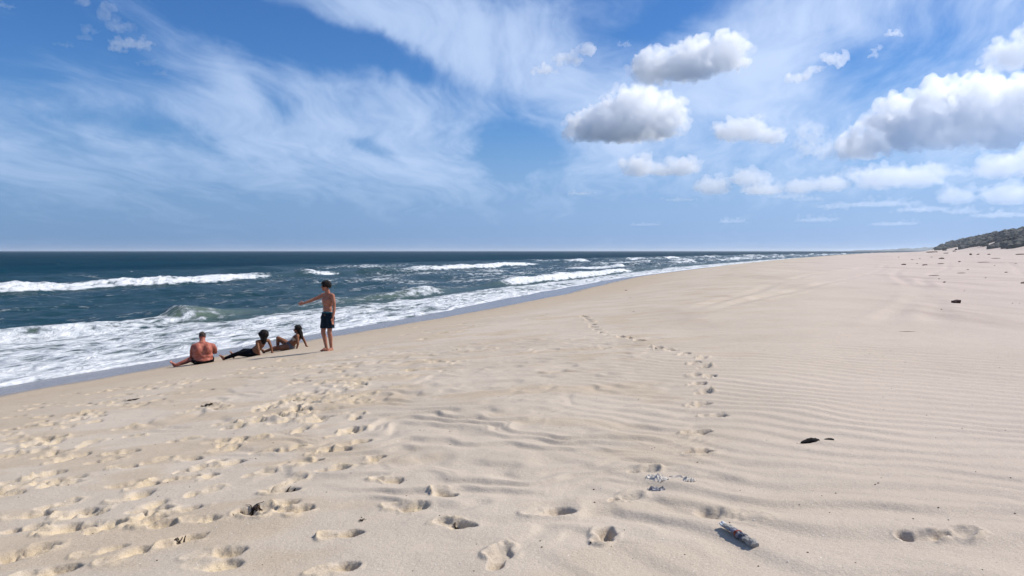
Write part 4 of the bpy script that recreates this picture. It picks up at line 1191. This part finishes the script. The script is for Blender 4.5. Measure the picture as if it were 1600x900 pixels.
def lump(name, px, py, lw, hh, head, mat, label, cat, group=None, seed=0, bend=0.12, taper=0.5, sink=0.35):
    """an irregular worn piece: lw = width in photo pixels, hh = thickness as a share of the length"""
    x, y, z = ground_at(px, py); z = ground_z(x, y)
    L = lw / FOC * math.hypot(x, y)
    q = np.random.RandomState(seed); n, m = 13, 12
    V = []; F = []
    for i in range(n):
        t = i / (n - 1)
        prof = math.sin(math.pi * min(max(t, .04), .96)) ** 0.35 * (1 - taper * (1 - t)) * (0.9 + 0.2 * q.rand())
        for j in range(m):
            a = 2 * math.pi * j / m
            rr2 = L * hh * 0.5 * prof * (0.85 + 0.3 * q.rand())
            V.append(((t - .5) * L, math.cos(a) * rr2 + bend * L * math.sin(t * 2.6), math.sin(a) * rr2 * 0.85 + L * hh * (0.5 - sink) * (0.6 + 0.4 * t)))
    for i in range(n - 1):
        for j in range(m):
            F.append((i * m + j, i * m + (j + 1) % m, (i + 1) * m + (j + 1) % m, (i + 1) * m + j))
    F.append(tuple(range(m - 1, -1, -1))); F.append(tuple((n - 1) * m + k for k in range(m)))
    o = mesh_obj(name, V, F, mat)
    o.location = (x, y, z); o.rotation_euler = (0, 0, R(head))
    return tag(o, label, cat, group)

lump('charred_wood', 1266, 691, 30, .42, 12, MAT['char'], 'black charred piece of wood lying on rippled sand, the larger of two', 'driftwood', None, 1, .10, .55)
lump('charred_wood', 1295.5, 688.5, 13, .40, -20, MAT['char'], 'small black charred chip just right of the larger charred piece', 'driftwood', None, 2, .15, .5)
lump('stick', 1417, 518.5, 22, .06, -2, MAT['drift_pale'], 'thin straight stick lying alone on the smooth sand', 'stick', None, 3, .01, .2)

def block(px, py, w, label):
    x, y, z = ground_at(px, py); z = ground_z(x, y)
    L = w / FOC * math.hypot(x, y)
    bm = bmesh.new(); bmesh.ops.create_cube(bm, size=1)
    bmesh.ops.subdivide_edges(bm, edges=bm.edges[:], cuts=4, use_grid_fill=True)
    q = random.Random(4)
    for v in bm.verts:
        v.co.x *= L; v.co.y *= L * .7; v.co.z *= L * .5
        if v.co.x < 0: v.co.z *= 0.8
        v.co += Vector((q.uniform(-1, 1), q.uniform(-1, 1), q.uniform(-1, 1))) * L * .035
        if v.co.x > L * .2 and v.co.z > 0: v.co.x += L * .12 * q.random()
    me = bpy.data.meshes.new('washed_up_block'); bm.to_mesh(me); bm.free(); me.materials.append(MAT['brown'])
    o = link(bpy.data.objects.new('washed_up_block', me)); o.location = (x, y, z + L * .17); o.rotation_euler = (R(4), R(-6), R(12))
    tag(o, label, 'block')
block(1493.5, 474, 9, 'dark brown broken block standing alone on the open sand')

big = [(1456, 394.5, 16, .16, 0, 'long dark drift log at the left end of the wrack by the dune foot'), (1537, 410, 17, .07, 0, 'long thin drift log right in the wrack band'), (1459, 431, 14, .10, 0, 'straight plank-like log in front of the wrack band'),
       (1445, 414.5, 7, .38, 0, 'short thick drift block at the left of the wrack band'), (1470, 412.5, 9, .18, 4, 'short log beside the thick drift block'), (1502, 427, 11, .12, 0, 'thin pale branch lying between the plank-like log and the dunes'),
       (1412, 414, 7, .4, 10, 'leftmost dark tangle of driftwood on the upper beach'), (1556, 404, 12, .1, 0, 'thin log close below the dune foot on the right'), (1594, 398, 12, .2, 0, 'dark log at the right edge of the picture below the dune'),
       (1598, 443, 7, .5, 20, 'dark stump at the right edge of the picture'), (1475.5, 441.5, 3.2, .8, 0, 'small dark round stub on open sand below the plank-like log'), (1517, 398.5, 5, .8, 60, 'upright stump just below the dune foot')]
for i, (px, py, w, h, hd, lb) in enumerate(big):
    lump('drift_log', px, py, w, h, hd, MAT['drift'], lb, 'driftwood', 'driftwood on the upper beach', 20 + i, .04, .3, .2)
small = [(1478, 396, 8), (1491, 393, 7), (1528, 398, 5), (1455, 402, 5), (1471, 404.5, 9), (1499, 409.5, 6), (1425, 406, 5), (1512, 421.5, 4), (1540, 434.5, 3), (1507, 454.5, 3.5), (1572, 426, 6),
         (1582, 474, 2.5), (1593, 474, 2.5), (1437, 404, 3), (1545, 398, 5), (1587, 412, 4), (1554, 415, 3), (1467, 436, 3),
         (1433, 412, 5), (1404, 402, 3), (1471, 483, 3), (985, 465, 3), (942, 471, 2.5), (978, 454, 4), (990, 487, 4)]
for i, (px, py, w) in enumerate(small):
    lump('drift_scrap', px, py, w * .75, .28 + .3 * (i % 3) / 2, rng.uniform(-25, 25), MAT['drift'], 'small dark scrap of driftwood scattered on the beach', 'driftwood', 'small driftwood scraps', 60 + i, .08, .4, .2)

def weed(px, py, w, label, seed):
    x, y, z = ground_at(px, py)
    W = w / FOC * math.hypot(x, y) * 0.5
    q = random.Random(seed); V = []; F = []
    for i in range(16):
        a = q.uniform(0, 2 * math.pi); cx_, cy_ = q.gauss(0, W * .4), q.gauss(0, W * .3)
        L = q.uniform(.5, 1.1) * W; wd = W * q.uniform(.06, .16); cu = q.uniform(-1.5, 1.5); zz = q.uniform(.0, .07) * W
        b = len(V)
        for k in range(6):
            t = k / 5; aa = a + cu * t
            gx_ = cx_ + math.cos(aa) * L * t; gy_ = cy_ + math.sin(aa) * L * t
            gz_ = ground_z(x + gx_, y + gy_) + 0.004 + zz * math.sin(t * 3.0) + .003 * q.random()
            wv = wd * math.sin(.4 + t * 2.4)
            V.append((gx_ - math.sin(aa) * wv, gy_ + math.cos(aa) * wv, gz_ + wd * .3)); V.append((gx_ + math.sin(aa) * wv, gy_ - math.cos(aa) * wv, gz_)); V.append((gx_, gy_, gz_ - wd * .35))
        for k in range(5):
            p = b + k * 3
            F += [(p, p + 3, p + 4, p + 1), (p + 1, p + 4, p + 5, p + 2), (p + 2, p + 5, p + 3, p)]
    o = mesh_obj('seaweed', V, F, MAT['weed']); o.location = (x, y, 0)
    tag(o, label, 'seaweed', 'scraps of dry seaweed')
for i, (px, py, w, lb) in enumerate([(398, 796, 34, 'largest dark seaweed clump, in a footprint at lower left'), (455, 765, 26, 'reddish brown seaweed scrap in the footprint above the largest clump'), (288, 842, 22, 'seaweed scrap in the footprint left of the largest clump'),
                                     (325, 632, 15, 'dark seaweed scrap on the slope below the seated man'), (345, 637, 16, 'thin seaweed strip right beside the scrap below the seated man'), (565, 814, 10, 'tiny dark weed scrap at the centre left of the near sand'), (205, 626, 15, 'thin dark weed strip among prints near the wet sand'),
                                     (712, 818, 10, 'tiny weed scrap inside a deep footprint near the centre')]):
    weed(px, py, w, lb, 70 + i)

# crumpled bottle
def plastic(name, col, rough, trans, wrinkle=40):
    m, T, bs, out = new_mat(name)
    tc = T.n('ShaderNodeTexCoord')
    n = T.noise(tc.outputs['Object'], wrinkle, 5, 0.65)
    T.link(T.mix(T.ss(n, .35, .65), (*[c * .7 for c in col], 1), (*col, 1)), bs.inputs['Base Color'])
    bs.inputs['Roughness'].default_value = rough; bs.inputs['Transmission Weight'].default_value = trans; bs.inputs['IOR'].default_value = 1.25
    b = T.n('ShaderNodeBump'); b.inputs['Strength'].default_value = .8; b.inputs['Distance'].default_value = .006
    T.link(n, b.inputs['Height']); T.link(b.outputs[0], bs.inputs['Normal'])
    return m
MAT['clear'] = plastic('cloudy_plastic', (.40, .375, .34), .34, .20)
MAT['labelmat'] = simple_mat('torn_label', (.20, .20, .23), .45, 0, 26, .3, .5, col2=(.03, .03, .045))
MAT['red'] = simple_mat('red_brown_label', (.22, .05, .025), .5, .3, 40)
MAT['foil'] = plastic('grey_film', (.60, .54, .47), .75, .0, 28)

def bottle():
    A = Vector(ground_at(1129, 829)); B = Vector(ground_at(1181, 857))
    A.z = ground_z(A.x, A.y) + .026; B.z = ground_z(B.x, B.y) + .012
    L = (B - A).length
    e = link(bpy.data.objects.new('crushed_bottle', None)); e.location = A
    e.rotation_euler = (B - A).to_track_quat('X', 'Z').to_euler()
    tag(e, 'crushed clear plastic bottle with torn label in the near sand', 'bottle')
    def tube(name, t0, t1, rad, mat, seed, n=22, m=18, cap=True, sq=1.0):
        q = np.random.RandomState(seed); V = []; F = []
        for i in range(n):
            t = t0 + (t1 - t0) * i / (n - 1)
            for j in range(m):
                a = 2 * math.pi * j / m
                r = rad(t) * (1 + .55 * float(noise3(np.array([[t * 11.0, math.cos(a) * 1.6, math.sin(a) * 1.6]]), 2)[0]) * (1 if rad(t) > .013 else .3))
                V.append((t * L, math.cos(a) * r, math.sin(a) * r * (.72 if rad(t) > .013 else 1)))
        for i in range(n - 1):
            for j in range(m):
                F.append((i * m + j, i * m + (j + 1) % m, (i + 1) * m + (j + 1) % m, (i + 1) * m + j))
        if cap:
            F.append(tuple(range(m - 1, -1, -1))); F.append(tuple((n - 1) * m + k for k in range(m)))
        return mesh_obj(name, V, F, mat, e, smooth=False)
    body = lambda t: float(np.interp(t, [0, .04, .12, .22, .34, .46, .56, .66, .78, .9, .97, 1], [.0155, .016, .019, .0235, .019, .025, .021, .026, .022, .026, .024, .020]))
    tube('body', 0.06, 1, body, MAT['clear'], 1, 34)
    tube('cap', -.03, .06, lambda t: .0165, simple_mat('bottle_cap', (.55, .55, .53), .4, .2, 30), 2, 6)
    tube('label', .30, .70, lambda t: body(t) * 1.03 + .001, MAT['labelmat'], 3, 14, cap=False)
    tube('red_strip', .44, .50, lambda t: body(t) * 1.05 + .0018, MAT['red'], 4, 6, cap=False)
bottle()

def film():
    e = link(bpy.data.objects.new('plastic_bag', None))
    x0, y0, z0 = ground_at(1048, 752); e.location = (x0, y0, 0)
    tag(e, 'crumpled grey plastic film half buried near the line of footprints', 'litter')
    def sheet(name, px, py, w, d, seed, lift, mat, rot):
        x, y, z = ground_at(px, py); n, m = 16, 12
        V = []; F = []
        for i in range(n):
            for j in range(m):
                u = (i / (n - 1) - .5); v = (j / (m - 1) - .5)
                k = 1 - .35 * abs(noise2(np.array([u * 6.0]), np.array([seed * 1.0]), 3)[0])
                lx = u * w * k; ly = v * d * (1 - 1.2 * u * u)
                gx_ = x + lx * math.cos(rot) - ly * math.sin(rot); gy_ = y + lx * math.sin(rot) + ly * math.cos(rot)
                h = lift * (0.8 * abs(float(noise2(np.array([u * 4 + seed]), np.array([v * 4.0]), 5)[0])) + .25 * abs(float(noise2(np.array([u * 9 + seed]), np.array([v * 7.0]), 6)[0]))) - .009
                h += lift * .5 * max(0, 1 - 4 * (u * u + v * v))
                V.append((gx_ - x0, gy_ - y0, ground_z(gx_, gy_) + h))
        for i in range(n - 1):
            for j in range(m - 1):
                F.append((i * m + j, (i + 1) * m + j, (i + 1) * m + j + 1, i * m + j + 1))
        o = mesh_obj(name, V, F, mat, e, smooth=False)
        sm = o.modifiers.new('thick', 'SOLIDIFY'); sm.thickness = .0015
    sheet('crumpled_flap', 1028, 750, .14, .18, 1, .034, MAT['foil'], .9)
    sheet('folded_edge', 1027, 763, .15, .07, 2, .034, MAT['labelmat'], .25)
    sheet('half_buried_strip', 1060, 745, .17, .05, 3, .022, MAT['foil'], -.1)
    sheet('torn_corner', 1076, 752, .10, .10, 4, .04, MAT['foil'], -.7)
film()

# scattered shells and grit, too small to pick apart
q = np.random.RandomState(9); n = 900
rr2 = 3.2 + 22 * q.rand(n) ** 1.6; tt2 = R(1) * q.uniform(-37, 37, n)
px_ = rr2 * np.sin(tt2); py_ = rr2 * np.cos(tt2)
_, dsh, _ = to_sd(px_, py_)
ok = dsh > 4
pts = np.array([(a, b, ground_z(a, b) + .001) for a, b in zip(px_[ok], py_[ok])])
half = len(pts) // 2
g1 = ico_cloud('shell_grit', pts[:half], q.uniform(.002, .0065, half), .5, simple_mat('shell', (.62, .58, .52), .6, .2, 50), seed=5)
tag(g1, 'tiny white shell fragments strewn over the sand', None, kind='stuff')
g2 = ico_cloud('wood_grit', pts[half:], q.uniform(.002, .007, len(pts) - half), .6, MAT['weed'], seed=6)
tag(g2, 'tiny dark crumbs of weed strewn over the sand', None, kind='stuff')

# ------------------------------------------------------------------ sea haze
def haze():
    x0, x1, y0, y1, z0, z1 = -30000, 30000, -30000, 30000, SEA - 16, 46
    V = [(x, y, z) for x in (x0, x1) for y in (y0, y1) for z in (z0, z1)]
    F = [(0, 1, 3, 2), (4, 6, 7, 5), (0, 4, 5, 1), (2, 3, 7, 6), (0, 2, 6, 4), (1, 5, 7, 3)]
    m = bpy.data.materials.new('haze'); m.use_nodes = True; m.node_tree.nodes.clear()
    T = NT(m.node_tree); out = T.n('ShaderNodeOutputMaterial'); v = T.n('ShaderNodeVolumePrincipled')
    v.inputs['Color'].default_value = (0.84, 0.92, 1.0, 1); v.inputs['Density'].default_value = 0.00010; v.inputs['Anisotropy'].default_value = 0.3
    T.link(v.outputs[0], out.inputs['Volume'])
    o = mesh_obj('haze', V, F, m, smooth=False)
    tag(o, 'thin sea haze over the whole beach', None, kind='stuff')
haze()
